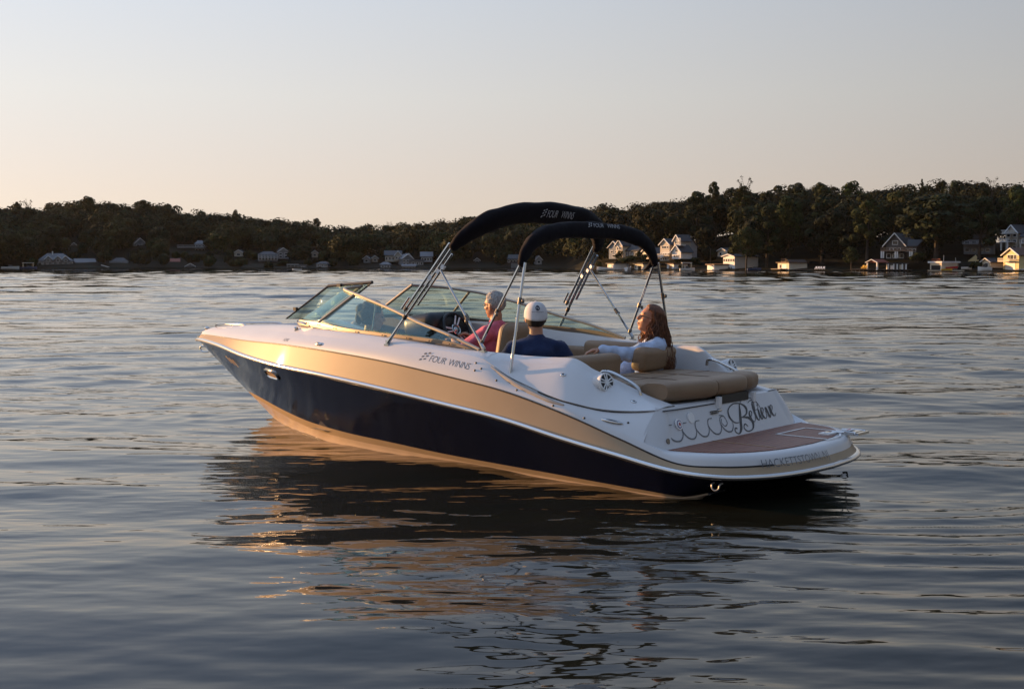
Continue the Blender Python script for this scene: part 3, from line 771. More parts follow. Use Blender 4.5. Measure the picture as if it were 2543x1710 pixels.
# hull port light near the bow, both sides
for s in (1, -1):
    p, t, up, n = hull_map(4.97, .12); p = p - up * .055
    def rr_loop(a, b, off):
        L = []
        for k in range(32):
            q = 2 * math.pi * k / 32; cx, sx_ = math.cos(q), math.sin(q)
            L.append((p + t * a * (abs(cx) ** .5) * np.sign(cx) + up * b * (abs(sx_) ** .5) * np.sign(sx_) + n * off) * [1, s, 1])
        return L
    V, F = loft([rr_loop(.150, .056, -.01), rr_loop(.150, .056, .014), rr_loop(.128, .040, .014), rr_loop(.120, .033, .002)], True)
    pl = meshobj('port_light', V, F, chrome, boat, True, 40)
    L = rr_loop(.121, .034, .0035); meshobj('port_pane', L, [tuple(range(32))], mat('port_liner', (.30, .20, .11), .4), pl)
    # stern eye below the rail
    MB().tube(cr([(.145, .955 * s, .150), (.142, .985 * s, .145), (.138, .99 * s, .118), (.115, .99 * s, .105), (.092, .985 * s, .118), (.088, .975 * s, .145), (.088, .94 * s, .150)], 26), .006, 8).build('stern_eye', mat('dull_steel', (.30, .29, .28), .45, metal=.8), boat)
MB().tube(cr([(7.24, 0, .71), (7.315, 0, .705), (7.33, 0, .675), (7.28, 0, .645), (7.18, 0, .65)], 16), .009, 8).build('bow_eye', chrome, boat)
MB().box((7.335, 0, .80), (.03, .055, .05)).build('bow_plate', chrome, boat)
oval('bow_light', (7.20, 0, .905), (0, 0, 1), (1, 0, 0), .08, .045, .022, chrome)
MB().tube(cr([(6.9, .10, .945), (6.85, .11, .972), (6.6, .155, .986), (6.25, .225, .995), (6.18, .235, .975)], 24), .009, 8).build('bow_rail', chrome, boat)
MB().tube(cr([(6.9, -.10, .945), (6.85, -.11, .972), (6.6, -.155, .986), (6.25, -.225, .995), (6.18, -.235, .975)], 24), .009, 8).build('bow_rail', chrome, boat)
MB().tube([(4.62, .86, 1.0), (4.62, .86, 1.03)], .015, 10).ell((4.62, .86, 1.035), (.02, .02, .014)).build('deck_knob', chrome, boat)

# ------------------------------------------------------------------ folded bimini tops
def leg(name, a, b, r, parent, joints=(), knobs=()):
    o = MB().tube([a, b], r, 10).build(name, chrome, parent)
    a = Vector(a); b = Vector(b); d = (b - a).normalized()
    for t, m, L, w in joints:
        MB().tube([a + (b - a) * t - d * L / 2, a + (b - a) * t + d * L / 2], w, 10).build('tube_joint', m, o)
    for t, off in knobs:
        c = a + (b - a) * t; MB().ell(c + Vector(off), (.013, .013, .018), 10, 8).build('joint_knob', m_joint, o)
    return o
m_joint = mat('joint_metal', (.16, .14, .12), .35, metal=.7)
FX = lambda z: 2.545 - (z - 1.765) * .745
bimini_f = empty('front_bimini', (0, 0, 0), 0, boat); bimini_r = empty('rear_bimini', (0, 0, 0), 0, boat)
def foot(c, parent):
    MB().box(Vector(c) + Vector((0, 0, -.004)), (.05, .035, .014)).box(Vector(c) + Vector((0, 0, .016)), (.022, .022, .036)).build('deck_mount', chrome, parent)
for s in (1, -1):
    a = Vector((3.14, 1.12 * s, .975)); b = Vector((2.545, .955 * s, 1.775)); foot((3.14, 1.12 * s, .965), bimini_f)
    d = (b - a)
    leg('bow_tube', a, b, .0125, bimini_f, ((.03, chrome, .05, .017), (.27, rubber, .035, .018)), ())
    off = Vector((.034, 0, .022))
    leg('bow_tube', a + d * .30 + off, a + d * .985 + off, .0115, bimini_f, ((.04, m_joint, .03, .017),))
    leg('bow_tube', a + d * .42 - off * .9, a + d * .93 - off * .9, .0105, bimini_f)
    leg('bow_tube', a + d * .30 + off * 1.9, a + d * .42 + off * 1.9, .009, bimini_f)
    for t, o_ in ((.66, .2), (.745, -.55), (.80, -.9)):
        MB().box(a + d * t + off * o_, (.030, .030, .030), M=d.to_track_quat('Z', 'Y').to_matrix()).build('tube_clamp', plastic_white, bimini_f)
    foot((2.185, 1.006 * s, .945), bimini_f)
    leg('brace_tube', (2.185, 1.006 * s, .965), a + d * .765 - off * .9, .0105, bimini_f, ((.03, chrome, .05, .016), (.38, m_joint, .05, .0155)), ((.38, (-.01, .02 * s, -.02)),))
    leg('bow_tube', (2.215, 1.0 * s, 1.005), (1.89, .905 * s, 1.63), .0105, bimini_r, ((.02, m_joint, .03, .016), (.40, m_joint, .04, .0155)), ((.40, (-.015, .02 * s, -.02)),))
    foot((1.83, 1.118 * s, .715), bimini_r)
    leg('bow_tube', (1.83, 1.118 * s, .725), (1.85, .905 * s, 1.63), .0118, bimini_r, ((.03, chrome, .06, .016), (.68, m_joint, .05, .0155)), ((.68, (-.03, .0, -.0)),))
def arch(pts, xf):
    """centre line of a hoop from starboard to port"""
    h = [(y, z) for y, z in pts]
    full = [(-y, z) for y, z in h[:-1]] + [h[-1]] + h[:-1][::-1]
    return np.array([(xf(z), y, z) for y, z in full])
def sleeve(name, pts, xf, hr, hx, parent, n=72):
    C = cr(arch(pts, xf), n); T = np.gradient(C, axis=0); T /= np.linalg.norm(T, axis=1)[:, None]
    Nn = np.cross(T, np.cross(np.array([0, 0, 1.0]) * 1 + 0 * T, T)); 
    # radial direction: away from the hoop's middle, square to the tangent
    ctr = np.array([xf(1.55), 0, 1.35]); Rd = C - ctr; Rd -= T * (Rd * T).sum(1)[:, None]; Rd /= np.linalg.norm(Rd, axis=1)[:, None]
    B = np.cross(T, Rd)
    rng = np.random.RandomState(len(name)); rows = []; m = 22
    u = np.linspace(-1, 1, n)
    prof = 1 - .56 * np.clip((np.abs(u) - .45) / .55, 0, 1) ** 1.1
    prof[[0, -1]] *= .55; prof[[1, -2]] *= .9
    wav = .035 * np.sin(u * 17 + 1) + .03 * np.sin(u * 31 + 2) + .02 * np.sin(u * 53)
    wr_ = [rng.rand() * 6.28 for _ in range(4)]
    for k in range(n):
        row = []
        for j in range(m):
            a = 2 * math.pi * j / m
            ca, sa = math.cos(a), math.sin(a)
            e = 1 + wav[k] * (.6 + .4 * math.sin(2 * a + wr_[0])) + .035 * math.sin(3 * a + 9 * u[k] + wr_[1]) + .02 * math.sin(5 * a - 23 * u[k])
            q = .82
            px = (abs(ca) ** q) * np.sign(ca) * hx * e * prof[k]; pr = (abs(sa) ** q) * np.sign(sa) * hr * e * prof[k]
            row.append(C[k] + B[k] * px + Rd[k] * pr)
        rows.append(row)
    V, F = loft(rows, True); F.append(tuple(range(m))); F.append(tuple(range((n - 1) * m, n * m))[::-1])
    o = meshobj(name, V, F, canvas, parent, True, 70)
    def surf(sy, a, lift=.004):
        """point on the aft face at lateral position sy, section angle a (0 = level with the centre line, 90 = top)"""
        o_ = np.argsort(C[:, 1]); f = lambda arr: np.array([np.interp(sy, C[o_, 1], arr[o_, q]) for q in range(3)])
        c, b, r_ = f(C), f(B), f(Rd)
        b = b if b[0] < 0 else -b
        k = int(np.argmin(np.abs(C[:, 1] - sy)))
        ca, sa = math.cos(a), math.sin(a)
        return Vector(c + b * ((abs(ca) ** .82) * hx * 1.05 * prof[k] + lift) + r_ * (abs(sa) ** .82) * np.sign(sa) * hr * 1.05 * prof[k])
    return o, surf
FP = [(.962, 1.735), (.92, 1.81), (.84, 1.882), (.69, 1.958), (.42, 2.028), (0, 2.052)]
RP = [(.912, 1.60), (.872, 1.69), (.775, 1.787), (.61, 1.85), (.35, 1.888), (0, 1.895)]
slf, surf_f = sleeve('canvas_sleeve', FP, FX, .088, .062, bimini_f)
slr, surf_r = sleeve('canvas_sleeve', RP, lambda z: 1.885, .066, .052, bimini_r)
# loose canvas end hanging at the starboard foot of the rear sleeve
MB().tube(cr([(1.90, -.905, 1.68), (1.92, -.895, 1.62), (1.95, -.885, 1.585), (1.98, -.88, 1.565)], 10), list(np.linspace(.030, .008, 10)), 8).build('loose_flap', canvas, bimini_r)

# ------------------------------------------------------------------ lettering
def place_text(name, s, size, fn, m, parent, shear=0.0, spacing=1.0, sx=1.0, thin=0.010):
    V, F = textmesh(s, size, shear, thin, spacing)
    return meshobj(name, [fn(v.x * sx, v.y) for v in V], F, m, parent, False)
def flag_quads(h):
    """little checkered flag emblem: four slanted wavy bars, height h"""
    V = []; F = []
    for r_ in range(3):
        for c_ in range(2):
            x0 = c_ * h * .48 + r_ * h * .14; y0 = r_ * h * .34 + (c_ % 2) * h * .12
            n = len(V); V += [Vector((x0, y0, 0)), Vector((x0 + h * .28, y0 + h * .06, 0)), Vector((x0 + h * .34, y0 + h * .22, 0)), Vector((x0 + h * .06, y0 + h * .16, 0))]; F.append((n, n + 1, n + 2, n + 3))
    return V, F
def side_fn(x0, w0, s=1):
    def fn(u, v):
        x = x0 - u
        base = side_at(x, w0); up = side_at(x, min(1, w0 + .2)) - base; up /= np.linalg.norm(up)
        n = side_nrm(x, w0)
        return Vector((base + up * v + n * .0012) * [1, s, 1])
    return fn
fn = side_fn(2.60, .46)
def emboss(o, th):
    md = o.modifiers.new('thickness', 'SOLIDIFY'); md.thickness = th; md.offset = 0
(place_text('maker_lettering', 'FOUR', .082, fn, lettering_grey, boat, .12, .95, .86))
(place_text('maker_lettering', 'WINNS', .082, lambda u, v: fn(u + .205, v), lettering_grey, boat, .12, .93, .86))
fv, ff = flag_quads(.085); (meshobj('maker_emblem', [fn(v.x - .105, v.y - .005) for v in fv], ff, lettering_grey, boat, False))
fn2 = side_fn(4.66, .30)
(place_text('model_lettering', 'H240', .052, fn2, lettering_grey, boat, .25, .92, .9))
for surf, y0, par in ((surf_f, .12, slf), (surf_r, .06, slr)):
    hgt = .062
    def fs(u, v, surf=surf, y0=y0): return surf(y0 - u, R(-6 if surf is surf_f else 14) + v / .085 * 1.0)
    place_text('canvas_lettering', 'FOUR', hgt * 1.15, fs, lettering_pale, par, .15, .92, .8)
    place_text('canvas_lettering', 'WINNS', hgt * 1.15, lambda u, v: fs(u + .19, v), lettering_pale, par, .15, .9, .8)
    fv, ff = flag_quads(hgt); meshobj('canvas_emblem', [fs(v.x - .075, v.y) for v in fv], ff, lettering_pale, par, False)
# home port on the platform rim (between teak and rail), following the curve of the stern
rim_top = mir2(c2)[::1]; rim_low = mir2(rail_c[kk:])
def along(P):
    d = np.concatenate([[0], np.cumsum(np.linalg.norm(np.diff(P[:, :2], axis=0), axis=1))]); return d
dt, dl = along(rim_top), along(rim_low)
def rim_pt(y_t, u, v):
    # u metres along the edge towards starboard, v height; the start is where the top edge crosses y_t on the stern
    k0 = np.argmin(np.abs(rim_top[:, 1] - y_t) + (rim_top[:, 0] > .3) * 9); s_ = dt[k0] + u
    a = np.array([np.interp(s_, dt, rim_top[:, q]) for q in range(3)]); k1 = s_ / dt[-1] * dl[-1]
    b = np.array([np.interp(k1, dl, rim_low[:, q]) for q in range(3)]); b[2] += .02
    w = v / .13
    p = b * (1 - w) + a * w
    T = np.array([np.interp(s_ + .01, dt, rim_top[:, q]) for q in range(3)]) - a; T /= np.linalg.norm(T)
    n = np.cross(T, a - b); n /= np.linalg.norm(n); n = n if n[0] < 0 else -n
    return Vector(p + n * .012)
place_text('home_port_lettering', 'HACKETTSTOWN, NJ', .094, lambda u, v: rim_pt(.70, u, v + .036), lettering_grey, plat, 0, 1.0, .78)
# registration marks near the bow, gold
p, t, up, n = hull_map(6.05, .16)
for k in range(3):
    q = p + t * (.16 - .10 * k) + up * (-.02 - .012 * k)
    meshobj('registration_mark', [q + n * .012 - t * .022 - up * .045, q + n * .012 - t * .04 - up * .045, q + n * .012 + t * .02 + up * .04, q + n * .012 + t * .045 + up * .04], [(0, 1, 2, 3)], lettering_gold, boat, False)
# boat name in script on the transom with its row of flourishes
def fas(y, z, lift=.0028): return Vector((fascia_x(y, z) - lift, y, z))
def stroke(P, W, n=40):
    """brush stroke through 2-D points P with widths W -> V (2-D), F"""
    C = cr(P, n); w = np.interp(np.linspace(0, len(P) - 1, n), range(len(P)), W)
    T = np.gradient(C, axis=0); T /= np.linalg.norm(T, axis=1)[:, None] + 1e-9; N = np.stack([-T[:, 1], T[:, 0]], 1)
    a, b = C + N * w[:, None], C - N * w[:, None]
    V = [tuple(x) for x in a] + [tuple(x) for x in b]
    return V, [(k, k + 1, n + k + 1, n + k) for k in range(n - 1)]
def glyph_obj(name, strokes, m, mapf):
    V = []; F = []
    for q, (P, W, nn_) in enumerate(strokes):
        v, f = stroke(P, W, nn_); n = len(V); V += [mapf(x, y) + Vector((-.0004 * q, 0, 0)) for x, y in v]; F += [tuple(k + n for k in g) for g in f]
    return meshobj(name, V, F, m, fascia, False)
th, hv = .006, .016
S = []
# B : stem with foot curl, big leading loop, two bowls (units: x 0..1 across the B, y 0..1 tall)
S.append(([(.72, .97), (.60, .70), (.46, .40), (.34, .14), (.16, .0), (.02, .08), (.06, .20), (.16, .18)], [th, hv, hv * 1.1, hv, th, th, th, th * 1.4], 44))
S.append(([(.36, .36), (.14, .40), (.0, .60), (.08, .86), (.42, 1.02), (.80, .98), (.98, .82), (.90, .62), (.62, .52), (.50, .53)], [th * .7, th, hv * .8, th, th, th, hv, th * 1.3, th * .8, th * .6], 60))
S.append(([(.62, .52), (.92, .46), (1.04, .26), (.90, .06), (.62, .02), (.50, .16), (.62, .28), (.72, .18)], [th * .8, hv * .9, hv, th, th, th, th, th * .8], 52))
bw, bh = .285, .205
B0 = (.055, .352)
mapB = lambda x, y: fas(B0[0] - x * bw, B0[1] + y * bh)
def scaleW(S, k): return [(P, [w / k * .78 for w in W], n) for P, W, n in S]
glyph_obj('name_lettering', scaleW(S, .245), lettering_black, mapB)
def e_(x): return ([(x, .30), (x + .10, .38), (x + .17, .54), (x + .11, .64), (x + .02, .50), (x + .02, .20), (x + .12, .03), (x + .24, .16)], [.018, .018, .025, .02, .05, .06, .02, .015], 36)
S2 = [e_(0), ([(.22, .14), (.36, .55), (.45, .98), (.39, 1.05), (.33, .75), (.32, .25), (.39, .04), (.48, .16)], [.018, .02, .025, .02, .06, .06, .02, .015], 40),
      ([(.46, .14), (.55, .60), (.53, .30), (.57, .05), (.67, .16)], [.015, .03, .055, .03, .015], 26), ([(.58, .80), (.60, .85)], [.035, .03], 6),
      e_(.66), ([(.88, .16), (.96, .58), (1.0, .50), (1.01, .12), (1.06, .04), (1.15, .30), (1.17, .58), (1.12, .60)], [.015, .025, .05, .055, .025, .02, .03, .02], 36), e_(1.19)]
ew, eh = .285, .135
glyph_obj('name_lettering', scaleW(S2, 1.0), lettering_black, lambda x, y: fas(-.235 - x * ew, .405 + y * eh + .012 * x))
sw_ = []
for k in range(5):
    y0 = .86 - k * .168
    sw_.append(([(y0 - .06, .49), (y0 - .005, .485), (y0 + .02, .44), (y0 - .02, .388), (y0 - .085, .378), (y0 - .135, .41), (y0 - .150, .455)], [.0022, .0028, .0035, .0042, .004, .003, .002], 36))
sw_.append(([(.19, .50), (.13, .49), (.115, .44), (.16, .42), (.19, .45), (.165, .475)], [.002, .003, .0035, .003, .003, .002], 28))
sw_.append(([(-.15, .545), (-.22, .585), (-.33, .585), (-.41, .55), (-.40, .50), (-.34, .49)], [.002, .003, .003, .003, .003, .002], 30))
sw_.append(([(-.28, .55), (-.34, .565), (-.42, .54), (-.44, .47), (-.40, .44)], [.002, .003, .003, .003, .002], 30))
for q_ in (sw_[:5], sw_[5:6], sw_[6:7], sw_[7:]): glyph_obj('name_flourish', [(P, [w * 1.15 for w in W], n) for P, W, n in q_], mat('flourish_grey', (.10, .105, .115), .45), lambda x, y: fas(x, y, .0022))
# round fittings on the transom
def disc(name, y, z, r, m, off=.006, par=None):
    c = fas(y, z, 0); n = Vector((-.9, .0, .42)).normalized() if False else Vector((-1, 0, .30)).normalized()
    Mx = frame_from(n)
    return MB().tube([c, c + n * off], r, 24).build(name, m, par or fascia)
sd0 = disc('outlet_cap', .73, .485, .040, plastic_white, .010)
disc('cap_ring', .73, .485, .030, mat('cap_blue', (.05, .06, .22), .4), .0115, sd0)
disc('cap_inner', .73, .485, .023, plastic_white, .013, sd0); disc('cap_centre', .73, .485, .012, mat('cap_red', (.35, .03, .05), .4), .0145, sd0)
disc('shower_cap', .56, .515, .040, plastic_white, .009)
disc('drain', .90, .385, .020, m_joint, .008)
hd = oval('latch_plate', fas(.15, .535), (-1, 0, .3), (0, 1, 0), .06, .024, .006, chrome, fascia)
MB().box(fas(.24, .535) + Vector((-.006, 0, 0)), (.010, .10, .006)).box(fas(.24, .522) + Vector((-.006, 0, 0)), (.010, .10, .006)).build('latch_vent', stripe_dark, fascia)
# ------------------------------------------------------------------ people (local frame: X forward, Y left, Z up, origin on the seat)
def remeshed(parts, voxel, smooth=6, fac=.5):
    """join overlapping closed shapes into one continuous skin"""
    me = bpy.data.meshes.new('body'); me.from_pydata([tuple(v) for v in parts.V], [], parts.F); me.update()
    o = bpy.data.objects.new('body', me); col.objects.link(o)
    r = o.modifiers.new('r', 'REMESH'); r.mode = 'VOXEL'; r.voxel_size = voxel
    s = o.modifiers.new('s', 'SMOOTH'); s.iterations = smooth; s.factor = fac
    dg = bpy.context.evaluated_depsgraph_get(); dg.update()
    out = bpy.data.meshes.new_from_object(o.evaluated_get(dg))
    bpy.data.objects.remove(o); bpy.data.meshes.remove(me)
    return out

def skin_mat():
    return mat('skin', (.42, .19, .105), .5, var=.10, vscale=14, sub=.12)
def cap_chain(mb, P, Rr, n=14):
    """tapered limb with rounded joints"""
    for k in range(len(P) - 1):
        a, b = Vector(P[k]), Vector(P[k + 1]); L = (b - a).length; steps = max(2, int(L / .03))
        mb.tube([a.lerp(b, t / steps) for t in range(steps + 1)], [Rr[k] + (Rr[k + 1] - Rr[k]) * t / steps for t in range(steps + 1)], n)
    for p, r in zip(P, Rr): mb.ell(p, (r, r, r), n, 10)

def hand(mb, wrist, d, palm_n, s=1, curl=.5):
    """palm, four unequal fingers bent at two knuckles and a thumb from the side of the palm"""
    d = Vector(d).normalized(); nrm = Vector(palm_n); nrm = (nrm - d * nrm.dot(d)).normalized(); side = d.cross(nrm) * s
    w = Vector(wrist); Mx = Matrix((d, side, nrm)).transposed()
    mb.ell(w + d * .045, (.052, .040, .017), 14, 10, M=Mx)
    for k, L in enumerate((.072, .082, .076, .058)):
        b = w + d * (.082 - .004 * abs(k - 1.2)) + side * (.030 - .0195 * k)
        c1 = curl * .55; c2 = curl * 1.25
        d1 = d * math.cos(c1) + nrm * math.sin(c1) + side * (.10 - .07 * k); d1.normalize()
        d2 = d * math.cos(c2) + nrm * math.sin(c2); d2.normalize()
        q = b + d1 * L * .5; e = q + d2 * L * .5
        cap_chain(mb, [b - d * .015, q, e], [.0092, .0085, .0070], 8)
    tb = w + d * .022 + side * .032; t1 = tb + (d * .55 + side * .75 + nrm * .25).normalized() * .036; t2 = t1 + (d * .85 + side * .2 + nrm * .45).normalized() * .030
    cap_chain(mb, [tb - side * .012, t1, t2], [.0125, .0105, .0085], 8)

def person(label, loc, face, group, J, skin_shirt, hair, scale=1.0, lean=0.0, extra=None):
    """J: pose dict (hands, elbows, head turn/tilt) in the local frame"""
    root = empty('person', loc, face); tag(root, label, 'person', group)
    root.scale = (scale,) * 3
    L = Matrix.Rotation(lean, 3, 'Y')                      # leaning back (negative) or forward about the hips
    up = lambda v: L @ Vector(v)
    sw = J.get('sw', .185)
    sh = {1: up((-.01, sw, .495)), -1: up((-.01, -sw, .495))}
    nb = up((0, 0, .565)); hc = Vector(J.get('head', up((.025, 0, .745))))
    HM = Euler((J.get('roll', 0), J.get('pitch', 0), J.get('yaw', 0)), 'XYZ').to_matrix()
    H = lambda v: hc + HM @ Vector(v)
    body = MB()
    # trunk
    for c, r in (((0, 0, .08), (.135, .185, .13)), ((-.005, 0, .22), (.118, .155, .15)), ((.0, 0, .36), (.122, .165, .17)), ((-.005, 0, .47), (.105, .175, .105)), ((-.01, 0, .535), (.07, .15, .05))):
        body.ell(up(c), r, 20, 14, M=L)
    cap_chain(body, [nb + Vector((-.012, 0, -.05)), nb + Vector((0, 0, .02)), H((-.018, 0, -.085))], [.072, .058, .055])
    for s in (1, -1): cap_chain(body, [nb + Vector((-.02, 0, .0)), sh[s] + Vector((-.01, -.03 * s, .01))], [.048, .050])
    # head: skull, face, jaw, nose, brow, ears, lips
    body.ell(H((-.012, 0, .035)), (.098, .076, .088), 20, 16, M=HM)
    body.ell(H((.018, 0, -.035)), (.072, .062, .085), 18, 14, M=HM)
    body.ell(H((.045, 0, -.090)), (.036, .036, .026), 14, 10, M=HM)
    cap_chain(body, [H((.083, 0, .022)), H((.104, 0, -.018))], [.010, .0145], 8)
    body.ell(H((.070, 0, .036)), (.022, .055, .013), 12, 8, M=HM)
    for s in (1, -1):
        body.ell(H((-.008, .077 * s, -.008)), (.021, .010, .033), 10, 8, M=HM)
        body.ell(H((.050, .040 * s, -.018)), (.028, .024, .022), 10, 8, M=HM)
    body.ell(H((.084, 0, -.052)), (.014, .024, .006), 10, 8, M=HM); body.ell(H((.081, 0, -.066)), (.014, .021, .007), 10, 8, M=HM)
    # arms
    for s, side in ((1, 'L'), (-1, 'R')):
        el = Vector(J['elbow' + side]); wr = Vector(J['wrist' + side])
        cap_chain(body, [sh[s] + Vector((0, -.02 * s, 0)), sh[s].lerp(el, .3), el, el.lerp(wr, .3), wr], [.062, .052, .041, .042, .028])
        hand(body, wr, J.get('hdir' + side, wr - el), J.get('hn' + side, (0, 0, -1)), s, J.get('curl', .55))
        # legs, seated
        kn = Vector(J.get('knee' + side, (.44, .13 * s, .06))); an = Vector(J.get('ankle' + side, (.47, .13 * s, -.36)))
        cap_chain(body, [Vector((.0, .09 * s, .06)), kn, kn.lerp(an, .35), an], [.088, .060, .056, .038])
        cap_chain(body, [an + Vector((-.03, 0, -.03)), an + Vector((.14, 0, -.045))], [.036, .028])
    me = remeshed(body, .0078, 4)
    me.materials.append(skin_mat())
    me.polygons.foreach_set('use_smooth', np.ones(len(me.polygons), dtype=bool))
    bo = bpy.data.objects.new('body', me); col.objects.link(bo); bo.parent = root
    # eyes and lips
    for s in (1, -1):
        MB().ell(H((.082, .031 * s, .010)), (.009, .014, .008), 10, 8, M=HM).build('eye', mat('eye_dark', (.05, .035, .03), .2), root)
    MB().ell(H((.090, 0, -.058)), (.009, .022, .006), 10, 8, M=HM).build('lips', mat('lips', (.32, .11, .09), .45), root)
    # shirt: trunk and sleeves, slightly larger than the body and cut clean at neck, cuffs and hem
    st = MB(); g = .014
    for c, r in (((0, 0, .10), (.140, .190, .12)), ((-.005, 0, .22), (.125, .165, .15)), ((.0, 0, .36), (.124, .170, .17)), ((-.005, 0, .47), (.108, .178, .105)), ((-.01, 0, .530), (.074, .155, .055))):
        st.ell(up(c), (r[0] + g, r[1] + g * .9, r[2] + g * .6), 22, 14, M=L)
    cap_chain(st, [nb + Vector((-.014, 0, -.06)), nb + Vector((-.006, 0, -.004))], [.092, .078])
    for s in (1, -1): cap_chain(st, [nb + Vector((-.025, .03 * s, -.022)), sh[s] + Vector((-.01, -.03 * s, .012))], [.062, .064])
    for s, side in ((1, 'L'), (-1, 'R')):
        el = Vector(J['elbow' + side]); wr = Vector(J['wrist' + side])
        if J.get('long'):
            cap_chain(st, [sh[s] + Vector((0, -.02 * s, 0)), sh[s].lerp(el, .3), el, el.lerp(wr, .3), el.lerp(wr, .93)], [.084, .074, .064, .060, .046])
        else:
            cap_chain(st, [sh[s] + Vector((0, -.02 * s, 0)), sh[s].lerp(el, .3), sh[s].lerp(el, .72)], [.080, .072, .070])
    ms = remeshed(st, .009, 5)
    ms.materials.append(skin_shirt)
    # folds
    nv = len(ms.vertices); co = np.empty(nv * 3, dtype=np.float32); ms.vertices.foreach_get('co', co); co = co.reshape(-1, 3)
    nn = np.empty(nv * 3, dtype=np.float32); ms.vertices.foreach_get('normal', nn); nn = nn.reshape(-1, 3)
    ph = len(label) * .7
    fold = .0040 * np.sin(co[:, 2] * 52 + 22 * co[:, 1] + 3 * np.sin(co[:, 0] * 20 + ph)) * np.sin(co[:, 1] * 13 + ph) + .003 * np.sin(co[:, 0] * 60 + co[:, 2] * 35 + ph)
    ms.vertices.foreach_set('co', (co + nn * fold[:, None]).astype(np.float32).ravel())
    ms.polygons.foreach_set('use_smooth', np.ones(len(ms.polygons), dtype=bool))
    so = bpy.data.objects.new('shirt', ms); col.objects.link(so); so.parent = root
    # shorts / trousers
    tr = MB(); tr.ell((0, 0, .07), (.150, .200, .125), 20, 12)
    for s, side in ((1, 'L'), (-1, 'R')):
        kn = Vector(J.get('knee' + side, (.44, .13 * s, .06))); an = Vector(J.get('ankle' + side, (.47, .13 * s, -.36)))
        cap_chain(tr, [Vector((.0, .09 * s, .06)), kn] + ([kn.lerp(an, .9)] if J.get('long') else []), [.105, .080] + ([.06] if J.get('long') else []))
    mt = remeshed(tr, .012, 4); mt.materials.append(J.get('trousers', mat('shorts_grey', (.16, .15, .14), .8)))
    mt.polygons.foreach_set('use_smooth', np.ones(len(mt.polygons), dtype=bool))
    to = bpy.data.objects.new('trousers', mt); col.objects.link(to); to.parent = root
    hair(root, H, HM)
    if extra: extra(root, H, HM, up)
    return root

def hair_shell(root, H, HM, m, keep, ctr=(-.014, 0, .036), r=(.105, .084, .096), rough=.004, name='hair', seed=1, n=64, thick=.012):
    """cropped hair: a tufted cap over the part of the skull where keep(x, y, z) holds"""
    mb = MB(); V = []; F = []; rng = np.random.RandomState(seed)
    nphi, nth = n, n // 2
    for a in range(nth + 1):
        th = math.pi * a / nth
        for b in range(nphi):
            ph = 2 * math.pi * b / nphi
            d = Vector((math.sin(th) * math.cos(ph), math.sin(th) * math.sin(ph), math.cos(th)))
            k = 1 + rough / .09 * (rng.rand() - .3) * 1.6
            V.append((d, Vector((ctr[0] + d.x * r[0] * k, ctr[1] + d.y * r[1] * k, ctr[2] + d.z * r[2] * k))))
    for a in range(nth):
        for b in range(nphi):
            q = (a * nphi + b, (a + 1) * nphi + b, (a + 1) * nphi + (b + 1) % nphi, a * nphi + (b + 1) % nphi)
            c = sum((V[k][1] for k in q), Vector()) / 4
            if keep(c.x, c.y, c.z): F.append(q)
    used = sorted({k for f in F for k in f}); mp = {k: i for i, k in enumerate(used)}
    o = meshobj(name, [H(V[k][1]) for k in used], [tuple(mp[k] for k in f) for f in F], m, root, True, 80)
    md = o.modifiers.new('thickness', 'SOLIDIFY'); md.thickness = thick; md.offset = -1
    return o

def fabric(name, c, var=.12, vs=22):
    return mat(name, c, .85, spec=.2, var=var, vscale=vs, bump=.35, bscale=90, sheen=.1)

boat_M = Matrix.Translation((BOAT_XY[0], BOAT_XY[1], 0)) @ Matrix.Rotation(BOAT_YAW, 4, 'Z')
def onboat(p): return tuple(boat_M @ Vector(p))
PG = 'people sitting in the motor boat'

